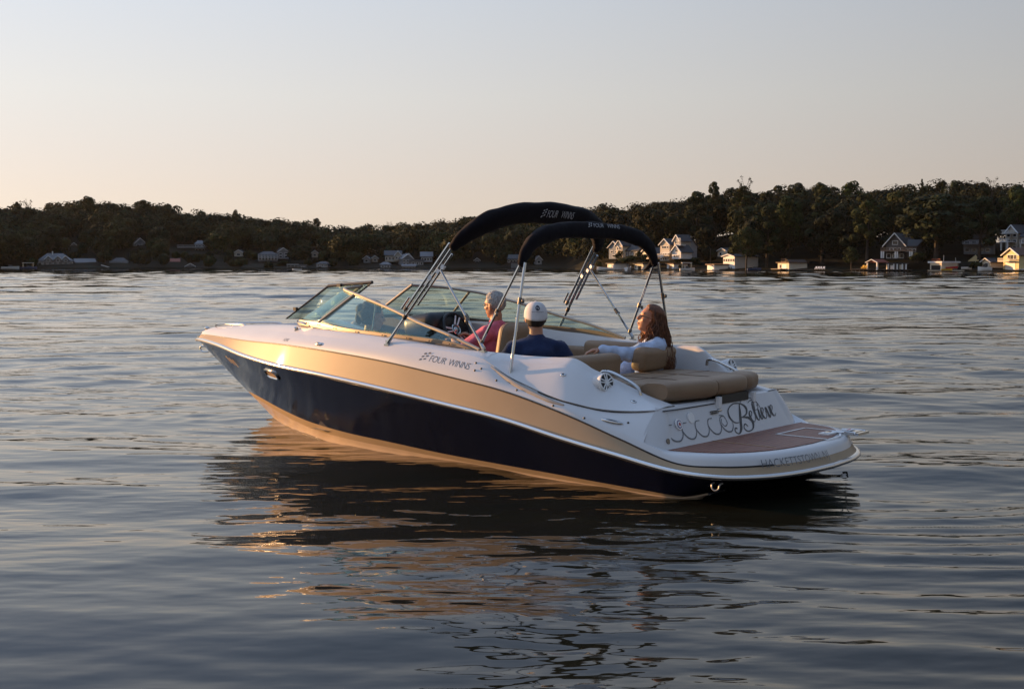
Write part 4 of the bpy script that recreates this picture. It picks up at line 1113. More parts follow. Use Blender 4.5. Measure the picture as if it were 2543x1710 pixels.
# man in the white cap, back to us, port side of the cockpit
def cap_hair(root, H, HM):
    hair_shell(root, H, HM, mat('hair_dark', (.03, .022, .018), .7), lambda x, y, z: z < .02 and z > -.06 and x < -.02, r=(.100, .079, .108), rough=.001, seed=3)
def cap_extra(root, H, HM, up):
    cm = mat('cap_white', (.60, .60, .62), .8, spec=.2, var=.05, vscale=30)
    V = []; F = []; n, m = 40, 14
    for a in range(m + 1):
        t = a / m; th = .02 + (math.pi * .56) * t
        for b in range(n):
            ph = 2 * math.pi * b / n; cx, sx_ = math.cos(ph), math.sin(ph)
            seam = 1 + .006 * abs(math.cos(3 * ph))
            z = max(0, math.cos(th)) ** 1.0 if th < math.pi / 2 else math.cos(th); z = z * (1 - .06 * max(0, z) ** 6); k = math.sin(th) ** .93 if th < math.pi / 2 else 1 + .01
            low = -.030 * max(0, -cx) * max(0, (t - .6) / .4)                       # dips at the nape
            V.append(H((-.012 + .115 * k * cx * seam, .092 * k * sx_ * seam, .030 + .108 * z + low)))
    for a in range(m):
        for b in range(n):
            if a >= m - 4 and abs(b - n / 2) < 0: continue
            F.append((a * n + b, (a + 1) * n + b, (a + 1) * n + (b + 1) % n, a * n + (b + 1) % n))
    cap = meshobj('cap', V, F, cm, root, True, 60)
    md = cap.modifiers.new('thickness', 'SOLIDIFY'); md.thickness = .004
    MB().ell(H((-.012, 0, .1365)), (.008, .008, .004), 10, 6, M=HM).build('cap_button', cm, cap)
    # brim at the front
    rows = []
    for t in np.linspace(0, 1, 5):
        rows.append([H((-.012 + (.110 + .075 * t * math.cos(a * .9)) * math.cos(a), (.088 + .012 * t) * math.sin(a), .012 - .018 * t - .02 * math.sin(a) ** 2)) for a in np.linspace(-1.15, 1.15, 17)])
    V, F = loft(rows); br = meshobj('cap_brim', V, F, cm, cap); md = br.modifiers.new('thickness', 'SOLIDIFY'); md.thickness = .004
    # emblem and word embroidered on the back
    dk = mat('embroidery', (.03, .035, .06), .7)
    def onback(u, v, lift=.0045):
        x = -.012; ph = math.pi + u / .10
        z = .030 + v; zz = min(.98, max(0, v / .108)); k = math.sqrt(1 - zz * zz) if v > 0 else 1
        return H((-.012 + (.115 * k + lift) * math.cos(ph) , (.092 * k + lift) * math.sin(ph), z))
    def ring(r0, r1, c=(0, .052), a0=0, a1=2 * math.pi, n=28):
        V = []; F = []
        for k in range(n + 1):
            a = a0 + (a1 - a0) * k / n
            V += [(c[0] + r0 * math.cos(a), c[1] + r0 * math.sin(a)), (c[0] + r1 * math.cos(a), c[1] + r1 * math.sin(a))]
        F = [(2 * k, 2 * k + 1, 2 * k + 3, 2 * k + 2) for k in range(n)]
        return V, F
    v, f = ring(.0125, .0205); em = meshobj('cap_emblem', [onback(x, y) for x, y in v], f, dk, cap, False)
    for q in (0, 2):
        v, f = ring(.0001, .0125, a0=q * math.pi / 2 + .5, a1=(q + 1) * math.pi / 2 + .5, n=8); meshobj('emblem_quarter', [onback(x, y) for x, y in v], f, dk, em, False)
    place_text('cap_lettering', 'BMW Motorsport', .0145, lambda u, v: onback(u - .052, v + .016), dk, cap, .1, 1.0, 1.0, 0.0)
yaw_cap = BOAT_YAW + R(-42)
person('man in navy t-shirt and white cap sitting in the cockpit with his back turned', onboat((2.10, .46, .425)), yaw_cap, PG,
       dict(elbowL=(.05, .30, .27), wristL=(.25, .20, .17), elbowR=(.06, -.30, .27), wristR=(.26, -.18, .17), pitch=R(2), sw=.20),
       fabric('shirt_navy', (.018, .030, .082)), cap_hair, 1.02, R(3), cap_extra)

# driver at the wheel
def grey_hair(root, H, HM):
    hair_shell(root, H, HM, mat('hair_grey', (.30, .29, .28), .8, var=.4, vscale=60), lambda x, y, z: (z > .068 + .25 * max(0, x) or (x < -.015 and z > -.055 + .4 * max(0, x + .05)) or (x < .03 and z > .03)) and x < .05 and not (abs(y) > .06 and x > -.02 and z < .02), r=(.106, .0845, .099), rough=.007, seed=5, thick=.005)
def specs(root, H, HM, up):
    g = MB()
    for s in (1, -1): g.tube([H((.088, .055 * s, .014)), H((.03, .078 * s, .014)), H((-.02, .082 * s, .008))], .0022, 6)
    g.tube([H((.094, .055, .016)), H((.103, 0, .020)), H((.094, -.055, .016))], .0025, 6)
    g.build('glasses', rubber, root)
person('grey haired man in a red pink polo shirt driving at the helm', onboat((3.42, -.52, .485)), BOAT_YAW + R(6), PG,
       dict(elbowL=(.17, .31, .32), wristL=(.36, .15, .42), elbowR=(.17, -.30, .32), wristR=(.36, -.13, .44), curl=1.1, pitch=R(4)),
       fabric('shirt_rose', (.58, .13, .19), .15), grey_hair, 1.0, R(-2), specs)

# woman with long hair, leaning back, one arm out along the seat back
def long_hair(root, H, HM):
    hm = mat('hair_auburn', (.125, .046, .019), .55, var=.55, vscale=34, spec=.4)
    rng = np.random.RandomState(11)
    hair_shell(root, H, HM, hm, lambda x, y, z: x < .05 and (z > .06 + .5 * max(0, x) or x < -.015), r=(.114, .094, .104), rough=.0015, seed=7, n=72)
    g = MB()
    for c in range(70):
        a = math.pi + rng.uniform(-math.pi, math.pi) * .54
        front = abs(a - math.pi) > 1.30
        st = Vector((-.020 + .105 * math.cos(a), .090 * math.sin(a), rng.uniform(-.03, .075)))
        L = rng.uniform(.36, .50) if not front else rng.uniform(.24, .34)
        p1, p2 = rng.rand() * 6.28, rng.rand() * 6.28; fl = rng.uniform(.0, .04)
        for k in range(24):
            j = rng.randn(3) * np.array([.011, .011, .012]); P = []; p3 = rng.rand() * .9; Lk = L * rng.uniform(.82, 1.05)
            for q in range(11):
                t = q / 10; w = .017 * min(1, 2 * t); sp_ = 1 + 1.5 * t
                xx = st.x + j[0] * sp_ + math.cos(a) * fl * t * (1 if not front else .3) + w * math.sin(12 * t + p1 + p3) - (.03 * t if not front else -.045 * t)
                yy = st.y + j[1] * sp_ + math.sin(a) * (.012 + fl * .5 * t) + w * math.sin(10 * t + p2 + p3)
                P.append(H((0, 0, 0)) + HM @ Vector((xx, yy, 0)) + Vector((0, 0, st.z + j[2] - Lk * t)))
            g.tube(P, [.0030, .0036, .0036, .0036, .0034, .0032, .003, .0028, .0024, .002, .0008], 4, cap=False)
    g.build('long_hair', hm, root)
def girl_extra(root, H, HM, up):
    d = MB()
    MB().tube([H((.098, .030, .010)), H((.06, .07, .012)), H((.0, .084, .008))], .0018, 6).build('glasses', rubber, root)
tie = mat('tie_dye', (.42, .50, .66), .85, var=.30, vscale=11, bump=.3, bscale=70)
person('woman with long auburn hair in a pale blue sweatshirt leaning back at the stern', onboat((1.70, -.50, .46)), BOAT_YAW + R(38), PG,
       dict(elbowL=(.16, .30, .43), wristL=(.40, .34, .475), hdirL=(.9, .1, -.08), hnL=(.1, 0, -1), elbowR=(.12, -.29, .28), wristR=(.33, -.12, .20), curl=.6, pitch=R(-17), yaw=R(6), sw=.165, long=True, head=(-.035, 0, .715), trousers=mat('trousers_pale', (.6, .58, .56), .85)),
       tie, long_hair, .97, R(-9), girl_extra)

# passenger behind the windshield on the port side, facing inboard
def up_hair(root, H, HM):
    hm = mat('hair_brown', (.045, .028, .018), .7, var=.4, vscale=50)
    hair_shell(root, H, HM, hm, lambda x, y, z: x < .05 and (z > .045 or x < -.015), r=(.115, .094, .106), rough=.008, seed=9)
    MB().ell(H((-.115, 0, .06)), (.055, .055, .055), 14, 10).ell(H((-.13, .01, -.02)), (.035, .03, .06), 12, 8).build('hair_bun', hm, root)
person('dark haired passenger in a pale top seen through the port windshield glass', onboat((4.02, .56, .415)), BOAT_YAW + R(-128), PG,
       dict(elbowL=(.10, .28, .27), wristL=(.30, .12, .16), elbowR=(.10, -.28, .27), wristR=(.30, -.10, .16), sw=.165, pitch=R(6)),
       fabric('top_pale', (.55, .56, .58)), up_hair, .98, R(4))
# ------------------------------------------------------------------ far shores: ground, woods, houses, docks
FPX, PCX, PHY = 3013.7, 1271.5, 656.0
def shore_d(px): return np.interp(px, [-1500, -700, 0, 900, 1300, 1400, 1450, 1560, 1700, 2000, 2543, 3200], [330, 380, 406, 408, 408, 400, 350, 306, 294, 270, 246, 225])
SKY_P = [(-1500, 420), (-700, 430), (-250, 470), (0, 514), (50, 502), (120, 505), (215, 490), (316, 504), (325, 512), (375, 500), (430, 508), (460, 518), (590, 530), (680, 537), (760, 546), (860, 562), (950, 556), (1040, 549), (1112, 542), (1200, 528), (1300, 522), (1400, 518), (1470, 513), (1510, 504), (1615, 498), (1690, 494), (1710, 506), (1740, 490), (1830, 470), (1870, 482), (1965, 462), (2030, 458), (2140, 470), (2215, 462), (2280, 458), (2395, 450), (2430, 470), (2490, 466), (2543, 458), (2800, 440), (3200, 430)]
def sky_y(px): return np.interp(px, [p for p, _ in SKY_P], [y for _, y in SKY_P])
def depth_d(px): return np.interp(px, [-1500, 0, 1350, 1480, 2543, 3200], [150, 140, 140, 130, 105, 100])
def tree_h(px): return np.interp(px, [0, 1350, 1500, 2543], [11.5, 11.5, 14, 16])
def ground_z(px, d):
    D = shore_d(px); B = depth_d(px); t = np.clip((d - D) / B, 0, 1)
    top = CAM_H + (PHY - sky_y(px)) * (D + B) / FPX - tree_h(px)
    s = t * t * (3 - 2 * t) * .35 + t * .65
    return np.where(d < D, -.8, .35 + (np.maximum(top, 2) - .35) * s - np.clip((d - D - B) / 120, 0, 1) * 3)
def wpos(px, d): return np.stack([(px - PCX) / FPX * d, d + 0 * px], -1)
def at_px(px, y, d): return ((px - PCX) / FPX * d, d, CAM_H + (PHY - y) * d / FPX)

earth = mat('forest_floor', (.012, .012, .007), .95, var=.5, vscale=.15, spec=.1)
pxs = np.arange(-1500, 3250, 25.0); dd = np.concatenate([[-3, -.6, 0, 1.2], np.linspace(4, 150, 26), [190, 260, 420]])
rows = []
for o_ in dd:
    d = shore_d(pxs) + o_; z = ground_z(pxs, d) if o_ >= 0 else np.full(len(pxs), -.8)
    if o_ == 0: z = np.full(len(pxs), -.05)
    xy = wpos(pxs, d); rows.append(np.concatenate([xy, z[:, None]], 1))
V, F = loft([list(r) for r in rows]); hill = meshobj('shore_hills', V, F, earth, None, True, 180); hill['kind'] = 'structure'

# --- foliage
def leaf_mat():
    m = bpy.data.materials.new('foliage'); m.use_nodes = True; nt = m.node_tree; p = nt.nodes['Principled BSDF']
    p.inputs['Roughness'].default_value = .8; p.inputs['Specular IOR Level'].default_value = .12
    a = nt.nodes.new('ShaderNodeAttribute'); a.attribute_name = 'leaf_tint'
    n = nt.nodes.new('ShaderNodeTexNoise'); n.inputs['Scale'].default_value = .35; n.inputs['Detail'].default_value = 3
    g = nt.nodes.new('ShaderNodeNewGeometry'); nt.links.new(g.outputs['Position'], n.inputs['Vector'])
    mr = nt.nodes.new('ShaderNodeMapRange'); mr.inputs[1].default_value = .3; mr.inputs[2].default_value = .7; mr.inputs[3].default_value = .55; mr.inputs[4].default_value = 1.5
    nt.links.new(n.outputs['Fac'], mr.inputs[0])
    v = nt.nodes.new('ShaderNodeVectorMath'); v.operation = 'SCALE'; nt.links.new(a.outputs['Color'], v.inputs[0]); nt.links.new(mr.outputs[0], v.inputs['Scale'])
    nt.links.new(v.outputs[0], p.inputs['Base Color'])
    return m
leafm = leaf_mat()
bark = mat('bark', (.040, .031, .024), .9, var=.3, vscale=1.5)
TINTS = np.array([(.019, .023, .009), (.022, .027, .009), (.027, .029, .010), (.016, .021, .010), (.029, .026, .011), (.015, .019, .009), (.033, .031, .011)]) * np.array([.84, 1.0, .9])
def leaf_quads(C, Rad, per, size, rng, tint, flat=.8):
    """leaf clumps over lumpy shells: C (n,3) lobe centres, Rad (n,)"""
    n = len(C); k = n * per
    i = np.repeat(np.arange(n), per)
    u = rng.randn(k, 3); u[:, 2] = u[:, 2] * .9 + .2; u /= np.linalg.norm(u, axis=1)[:, None]
    r = Rad[i] * (.80 + .22 * rng.rand(k) ** .7)
    P = C[i] + u * r[:, None] * np.array([1, 1, flat])
    nrm = u + rng.randn(k, 3) * .28; nrm /= np.linalg.norm(nrm, axis=1)[:, None]
    a = np.cross(nrm, rng.randn(k, 3)); a /= np.linalg.norm(a, axis=1)[:, None]; b = np.cross(nrm, a)
    s = size * (.6 + .8 * rng.rand(k))[:, None] * .5
    q = np.stack([P - a * s - b * s * .7, P + a * s - b * s * .5, P + a * s * .8 + b * s, P - a * s * .7 + b * s * .8], 1)
    t = tint[i] * (.75 + .5 * rng.rand(k))[:, None]
    return q.reshape(-1, 3), t
def leaf_object(name, V, T, parent=None):
    k = len(V) // 4; me = bpy.data.meshes.new(name)
    me.vertices.add(4 * k); me.vertices.foreach_set('co', V.astype(np.float32).ravel())
    me.loops.add(4 * k); me.loops.foreach_set('vertex_index', np.arange(4 * k, dtype=np.int32))
    me.polygons.add(k); me.polygons.foreach_set('loop_start', np.arange(0, 4 * k, 4, dtype=np.int32)); me.polygons.foreach_set('loop_total', np.full(k, 4, dtype=np.int32))
    me.update(calc_edges=True)
    at = me.color_attributes.new('leaf_tint', 'FLOAT_COLOR', 'POINT')
    c = np.ones((4 * k, 4), dtype=np.float32); c[:, :3] = np.repeat(T, 4, axis=0); at.data.foreach_set('color', c.ravel())
    me.materials.append(leafm)
    o = bpy.data.objects.new(name, me); col.objects.link(o)
    if parent: o.parent = parent
    return o

# --- houses: everything below is given by where it stands: column px, rows (base, eave, ridge), distance d
KEEP = []                                                            # windows in the woods so that the houses stay in view
def M_(n, c, **k): return mat(n, c, k.pop('rough', .7), var=k.pop('var', .08), vscale=.7, **k)
W_WHITE = M_('paint_white', (.66, .65, .63)); W_DIM = M_('paint_white_shaded', (.20, .20, .205), var=.3); W_GREY = M_('paint_grey', (.30, .30, .31)); W_BEIGE = M_('paint_beige', (.42, .37, .30)); W_YEL = M_('paint_yellow', (.55, .43, .20))  # W_DIM: white wall paint darkened to carry the left shore's shade
W_DARK = M_('paint_dark', (.085, .075, .07)); W_BLUE = M_('paint_slate', (.16, .19, .23)); W_BROWN = M_('paint_brown', (.20, .125, .08)); W_CREAM = M_('paint_cream', (.62, .53, .40))
R_GREY = M_('roof_grey', (.045, .045, .05)); R_PALE = M_('roof_pale', (.13, .13, .14)); R_DARK = M_('roof_dark', (.035, .033, .034)); R_RED = M_('roof_red', (.22, .055, .03)); R_BROWN = M_('roof_brown', (.10, .05, .03))
PANE = mat('window_pane', (.02, .022, .026), .12); TRIM = M_('trim_white', (.68, .67, .65)); TRIM_D = M_('trim_white_shaded', (.30, .30, .295)); WOOD = M_('dock_wood', (.11, .095, .08)); DARKW = M_('dock_dark', (.035, .03, .028))  # TRIM_D: white trim with the left shore's shade put into its colour
GAR = M_('garage_white', (.80, .78, .74)); GLOOM = mat('dark_inside', (.012, .011, .011), .9)  # GLOOM: near-black panel that paints the shade inside open bays
def house_root(name, label, cat, px, y, d, rz=0, group=None):
    e = empty(name, at_px(px, y, d), R(rz) - math.atan2((px - PCX), FPX)); tag(e, label, cat, group); return e
def block(e, d, x, wpx, ybase, yeave, yridge, y0, kind='front', wall=W_WHITE, roof=R_GREY, depth=6.0, wins=(), off=0.0, doors=(), over=.35, trim=True, forward=0.0):
    """a walled body with a roof; x and widths in photo pixels about the root, wins (u, v, w, h) as fractions of the front"""
    s = d / FPX; w = wpx * s; cx = x * s; z0 = (y0 - ybase) * s; ze = (y0 - yeave) * s; zr = (y0 - yridge) * s
    xl, xr = cx - w / 2, cx + w / 2; f = -forward; b = f + depth
    wb = MB(); o = over
    if kind == 'front':                                              # gable towards the lake
        poly = [(xl, z0), (xr, z0), (xr, ze), (cx, zr), (xl, ze)]
        V = [(px_, f, z_) for px_, z_ in poly] + [(px_, b, z_) for px_, z_ in poly]; n = 5
        wb.add(V, [tuple(range(n)), tuple(range(n, 2 * n))[::-1]] + [(k, k + n, (k + 1) % n + n, (k + 1) % n) for k in range(n)])
        rb = MB(); t = .16; dz = (zr - ze) / (w / 2) * o
        for sg in (-1, 1):
            xe = cx + sg * (w / 2 + o)
            rb.add([(xe, f - o, ze - dz), (cx, f - o, zr), (cx, b + o, zr), (xe, b + o, ze - dz), (xe, f - o, ze - dz + t), (cx, f - o, zr + t), (cx, b + o, zr + t), (xe, b + o, ze - dz + t)], [(0, 1, 2, 3), (4, 5, 6, 7), (0, 1, 5, 4), (1, 2, 6, 5), (2, 3, 7, 6), (3, 0, 4, 7)])
    elif kind == 'side':                                             # ridge along the shore
        poly = [(f, z0), (b, z0), (b, ze), ((f + b) / 2, zr), (f, ze)]
        V = [(xl, y_, z_) for y_, z_ in poly] + [(xr, y_, z_) for y_, z_ in poly]; n = 5
        wb.add(V, [tuple(range(n))[::-1], tuple(range(n, 2 * n))] + [(k, (k + 1) % n, (k + 1) % n + n, k + n) for k in range(n)])
        rb = MB(); t = .16; dz = (zr - ze) / (depth / 2) * o
        for sg in (-1, 1):
            ye = (f + b) / 2 + sg * (depth / 2 + o); ym = (f + b) / 2
            rb.add([(xl - o, ye, ze - dz), (xl - o, ym, zr), (xr + o, ym, zr), (xr + o, ye, ze - dz), (xl - o, ye, ze - dz + t), (xl - o, ym, zr + t), (xr + o, ym, zr + t), (xr + o, ye, ze - dz + t)], [(0, 1, 2, 3), (4, 5, 6, 7), (0, 1, 5, 4), (1, 2, 6, 5), (2, 3, 7, 6), (3, 0, 4, 7)])
    elif kind == 'hip':
        wb.bbox(xl, xr, f, b, z0, ze); rb = MB(); i = min(w * .28, depth * .5)
        rb.add([(xl - o, f - o, ze), (xr + o, f - o, ze), (xr + o, b + o, ze), (xl - o, b + o, ze), (xl + i, (f + b) / 2, zr), (xr - i, (f + b) / 2, zr)], [(0, 1, 5, 4), (1, 2, 5), (2, 3, 4, 5), (3, 0, 4), (3, 2, 1, 0)])
    else:                                                            # flat
        wb.bbox(xl, xr, f, b, z0, ze); rb = MB(); rb.bbox(xl - o, xr + o, f - o, b + o, ze + .002, max(zr, ze + .18))
    wo_ = wb.build('wall', wall, e, False); rb.build('roof', roof, e, False)
    if trim and kind == 'front':
        tb = MB(); 
        for sg in (-1, 1):
            a = Vector((cx + sg * (w / 2 + o), f - o - .02, ze - (zr - ze) / (w / 2) * o + .05)); c = Vector((cx, f - o - .02, zr + .05)); tb.tube([a, c], .13, 4)
        tb.build('gable_trim', TRIM, e, False)
    H_ = ze - z0
    for (u, v, ww, hh) in wins:
        wx = xl + u * w; wz = z0 + v * H_; a, h_ = ww * w / 2, hh * H_ / 2
        wf = MB(); fr = .10
        for q in ((wx - a - fr, wx + a + fr, wz + h_, wz + h_ + fr), (wx - a - fr, wx + a + fr, wz - h_ - fr, wz - h_), (wx - a - fr, wx - a, wz - h_, wz + h_), (wx + a, wx + a + fr, wz - h_, wz + h_)):
            wf.bbox(q[0], q[1], f - .07, f + .02, q[2], q[3])
        win = wf.build('window', TRIM, e, False)
        MB().bbox(wx - a, wx + a, f - .03, f + .01, wz - h_, wz + h_).build('pane', PANE, win, False)
    for (u, v0, v1, ww, m_) in doors:
        wx = xl + u * w; MB().bbox(wx - ww * w / 2, wx + ww * w / 2, f - .05, f + .012, z0 + v0 * H_, z0 + v1 * H_).build('door', m_, e, False)
    return s
def deck(e, d, x0, x1, y, y0, depth=2.0, rail=True, posts=None, m=TRIM, thick=2.0, forward=2.0, railh=6):
    s = d / FPX; z = (y0 - y) * s
    dk_ = MB().bbox(x0 * s, x1 * s, -forward, -forward + depth, z - thick * s, z).build('deck', m, e, False)
    if rail:
        r_ = MB(); n = max(2, int((x1 - x0) / 3))
        r_.bbox(x0 * s, x1 * s, -forward, -forward + .08, z + (railh - 1) * s, z + railh * s)
        r_.bbox(x0 * s, x1 * s, -forward + .01, -forward + .07, z + .8 * s, z + 1.5 * s)
        for k in range(n + 1):
            xx = (x0 + (x1 - x0) * k / n) * s; r_.bbox(xx - .04, xx + .04, -forward + .02, -forward + .06, z, z + railh * s)
        r_.build('railing', m, e, False)
    if posts is not None:
        for xx in posts: MB().bbox(xx * s - .12, xx * s + .12, -forward + .1, -forward + .34, (y0 - y0) * s, z - thick * s).build('post', m, e, False)
def keep(x0, x1, y0, y1, d): KEEP.append((x0, x1, y0, y1, d))
def house(name, label, cat, px, wpx, yb, ye, yr, d, kind='front', wall=W_WHITE, roof=R_GREY, rz=0, wins=(), doors=(), depth=6.0, chimney=None, hide=0.0, group=None, over=.35):
    e = house_root(name, label, cat, px, yb, d, rz, group); f = 1 / max(.5, math.cos(R(rz)))
    block(e, d, 0, wpx * f, yb + 3, ye, yr, yb, kind, wall, roof, depth, wins, 0, doors, over)
    if chimney is not None:
        s = d / FPX; MB().bbox((chimney - 1.5) * s, (chimney + 1.5) * s, depth * .4, depth * .4 + .8, (yb - ye) * s, (yb - yr + 5) * s).build('chimney', TRIM, e, False)
    keep(px - wpx / 2 - 2, px + wpx / 2 + 2, yr + hide * (yb - yr) - 1, yb + 1, d)
    return e
row = lambda n, v, w, h: [((k + .5) / n, v, w, h) for k in range(n)]
LG = 'houses along the left shore'; RG = 'houses along the right shore'
# ---- left and centre shore (in the shade of its own hill)
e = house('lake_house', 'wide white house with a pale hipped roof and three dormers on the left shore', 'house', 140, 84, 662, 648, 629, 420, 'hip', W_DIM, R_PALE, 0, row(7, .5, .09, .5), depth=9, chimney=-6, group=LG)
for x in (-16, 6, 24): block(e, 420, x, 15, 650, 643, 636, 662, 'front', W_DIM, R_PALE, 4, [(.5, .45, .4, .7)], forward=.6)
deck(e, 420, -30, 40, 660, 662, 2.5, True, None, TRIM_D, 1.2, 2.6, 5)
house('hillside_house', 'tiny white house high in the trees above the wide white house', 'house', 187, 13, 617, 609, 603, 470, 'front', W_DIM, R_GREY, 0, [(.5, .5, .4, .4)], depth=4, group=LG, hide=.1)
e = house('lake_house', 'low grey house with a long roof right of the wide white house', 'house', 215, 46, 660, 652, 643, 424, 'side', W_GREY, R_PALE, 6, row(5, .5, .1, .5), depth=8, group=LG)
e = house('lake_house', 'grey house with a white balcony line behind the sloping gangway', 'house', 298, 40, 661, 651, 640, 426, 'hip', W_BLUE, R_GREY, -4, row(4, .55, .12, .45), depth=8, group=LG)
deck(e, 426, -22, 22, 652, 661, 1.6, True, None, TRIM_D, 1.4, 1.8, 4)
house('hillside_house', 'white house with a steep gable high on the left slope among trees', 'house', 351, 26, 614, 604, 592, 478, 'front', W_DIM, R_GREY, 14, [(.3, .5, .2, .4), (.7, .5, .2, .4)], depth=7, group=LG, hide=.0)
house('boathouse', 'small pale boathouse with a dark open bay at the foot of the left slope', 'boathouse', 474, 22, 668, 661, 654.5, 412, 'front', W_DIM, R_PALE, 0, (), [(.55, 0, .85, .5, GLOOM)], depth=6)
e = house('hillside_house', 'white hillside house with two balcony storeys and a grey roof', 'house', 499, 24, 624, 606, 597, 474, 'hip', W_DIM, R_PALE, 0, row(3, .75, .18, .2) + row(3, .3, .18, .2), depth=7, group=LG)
deck(e, 474, -54, 13, 614, 624, 2.4, True, None, TRIM_D, 1.6, 2.6, 5); keep(444, 490, 604, 622, 474)
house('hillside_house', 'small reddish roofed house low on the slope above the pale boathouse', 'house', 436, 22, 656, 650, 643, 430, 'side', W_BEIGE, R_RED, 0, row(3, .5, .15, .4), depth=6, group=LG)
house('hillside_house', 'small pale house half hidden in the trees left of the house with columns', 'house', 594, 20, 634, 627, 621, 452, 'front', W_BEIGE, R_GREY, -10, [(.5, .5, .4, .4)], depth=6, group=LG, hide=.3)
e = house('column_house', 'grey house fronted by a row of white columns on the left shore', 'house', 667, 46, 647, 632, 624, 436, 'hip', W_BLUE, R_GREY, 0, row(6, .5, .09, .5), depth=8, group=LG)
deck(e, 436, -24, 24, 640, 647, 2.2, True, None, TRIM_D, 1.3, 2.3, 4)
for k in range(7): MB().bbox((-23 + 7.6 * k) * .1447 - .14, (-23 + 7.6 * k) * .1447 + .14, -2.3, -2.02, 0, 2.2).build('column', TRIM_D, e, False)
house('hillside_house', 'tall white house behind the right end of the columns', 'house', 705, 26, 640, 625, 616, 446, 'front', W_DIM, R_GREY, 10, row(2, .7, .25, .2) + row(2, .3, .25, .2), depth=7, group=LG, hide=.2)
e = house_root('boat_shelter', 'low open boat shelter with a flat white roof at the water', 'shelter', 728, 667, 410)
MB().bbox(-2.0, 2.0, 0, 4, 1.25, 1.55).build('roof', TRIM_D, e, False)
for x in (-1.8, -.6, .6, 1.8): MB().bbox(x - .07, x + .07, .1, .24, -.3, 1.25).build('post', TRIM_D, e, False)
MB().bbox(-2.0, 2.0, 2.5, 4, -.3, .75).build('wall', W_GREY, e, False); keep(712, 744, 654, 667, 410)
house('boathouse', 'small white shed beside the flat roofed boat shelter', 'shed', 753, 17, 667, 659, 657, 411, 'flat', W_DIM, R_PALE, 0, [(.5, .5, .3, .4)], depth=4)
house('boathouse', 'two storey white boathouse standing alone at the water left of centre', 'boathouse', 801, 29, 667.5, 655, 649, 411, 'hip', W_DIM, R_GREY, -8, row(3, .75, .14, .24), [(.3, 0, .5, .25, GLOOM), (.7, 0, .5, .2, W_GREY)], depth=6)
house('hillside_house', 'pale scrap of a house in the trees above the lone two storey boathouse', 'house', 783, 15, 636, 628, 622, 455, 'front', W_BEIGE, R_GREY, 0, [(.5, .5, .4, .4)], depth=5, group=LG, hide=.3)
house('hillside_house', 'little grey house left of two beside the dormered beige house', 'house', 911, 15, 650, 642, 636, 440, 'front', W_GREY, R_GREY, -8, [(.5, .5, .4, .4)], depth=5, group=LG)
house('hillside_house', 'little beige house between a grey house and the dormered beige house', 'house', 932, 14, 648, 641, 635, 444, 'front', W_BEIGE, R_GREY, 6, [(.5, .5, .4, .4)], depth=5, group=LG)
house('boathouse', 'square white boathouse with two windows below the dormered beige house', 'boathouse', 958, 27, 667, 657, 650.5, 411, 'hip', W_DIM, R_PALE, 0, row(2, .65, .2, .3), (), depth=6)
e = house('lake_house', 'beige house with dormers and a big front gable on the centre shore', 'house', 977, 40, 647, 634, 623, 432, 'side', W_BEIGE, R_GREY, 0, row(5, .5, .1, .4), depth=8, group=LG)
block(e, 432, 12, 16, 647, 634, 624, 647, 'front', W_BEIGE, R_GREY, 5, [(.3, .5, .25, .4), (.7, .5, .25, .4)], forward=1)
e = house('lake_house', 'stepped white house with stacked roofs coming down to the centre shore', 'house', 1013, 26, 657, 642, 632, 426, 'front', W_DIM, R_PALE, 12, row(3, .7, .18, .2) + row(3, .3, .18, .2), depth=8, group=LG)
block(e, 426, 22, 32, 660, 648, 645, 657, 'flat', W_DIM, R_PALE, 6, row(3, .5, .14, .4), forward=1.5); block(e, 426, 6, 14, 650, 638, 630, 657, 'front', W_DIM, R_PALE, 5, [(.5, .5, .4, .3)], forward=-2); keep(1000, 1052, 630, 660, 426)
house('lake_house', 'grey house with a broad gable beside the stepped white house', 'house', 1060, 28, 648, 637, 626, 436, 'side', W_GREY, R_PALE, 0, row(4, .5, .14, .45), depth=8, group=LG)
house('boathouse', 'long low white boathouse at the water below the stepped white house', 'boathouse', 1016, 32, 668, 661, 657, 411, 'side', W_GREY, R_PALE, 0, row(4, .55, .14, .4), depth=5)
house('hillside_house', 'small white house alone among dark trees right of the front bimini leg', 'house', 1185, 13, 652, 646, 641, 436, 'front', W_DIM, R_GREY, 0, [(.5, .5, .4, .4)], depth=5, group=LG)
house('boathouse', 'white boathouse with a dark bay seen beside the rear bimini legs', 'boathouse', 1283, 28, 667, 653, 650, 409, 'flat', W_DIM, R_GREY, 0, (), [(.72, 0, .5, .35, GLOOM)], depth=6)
house('hillside_house', 'dark house with a steep roof just above the boathouse by the rear bimini legs', 'house', 1278, 36, 652, 643, 633, 424, 'side', W_DARK, R_GREY, 0, row(5, .55, .1, .4), depth=7, group=LG)
house('hillside_house', 'pale house seen under the rear bimini sleeve left of its middle', 'house', 1338, 15, 654, 644, 636, 420, 'front', W_GREY, R_GREY, 8, [(.5, .5, .4, .4)], depth=5, group=LG)
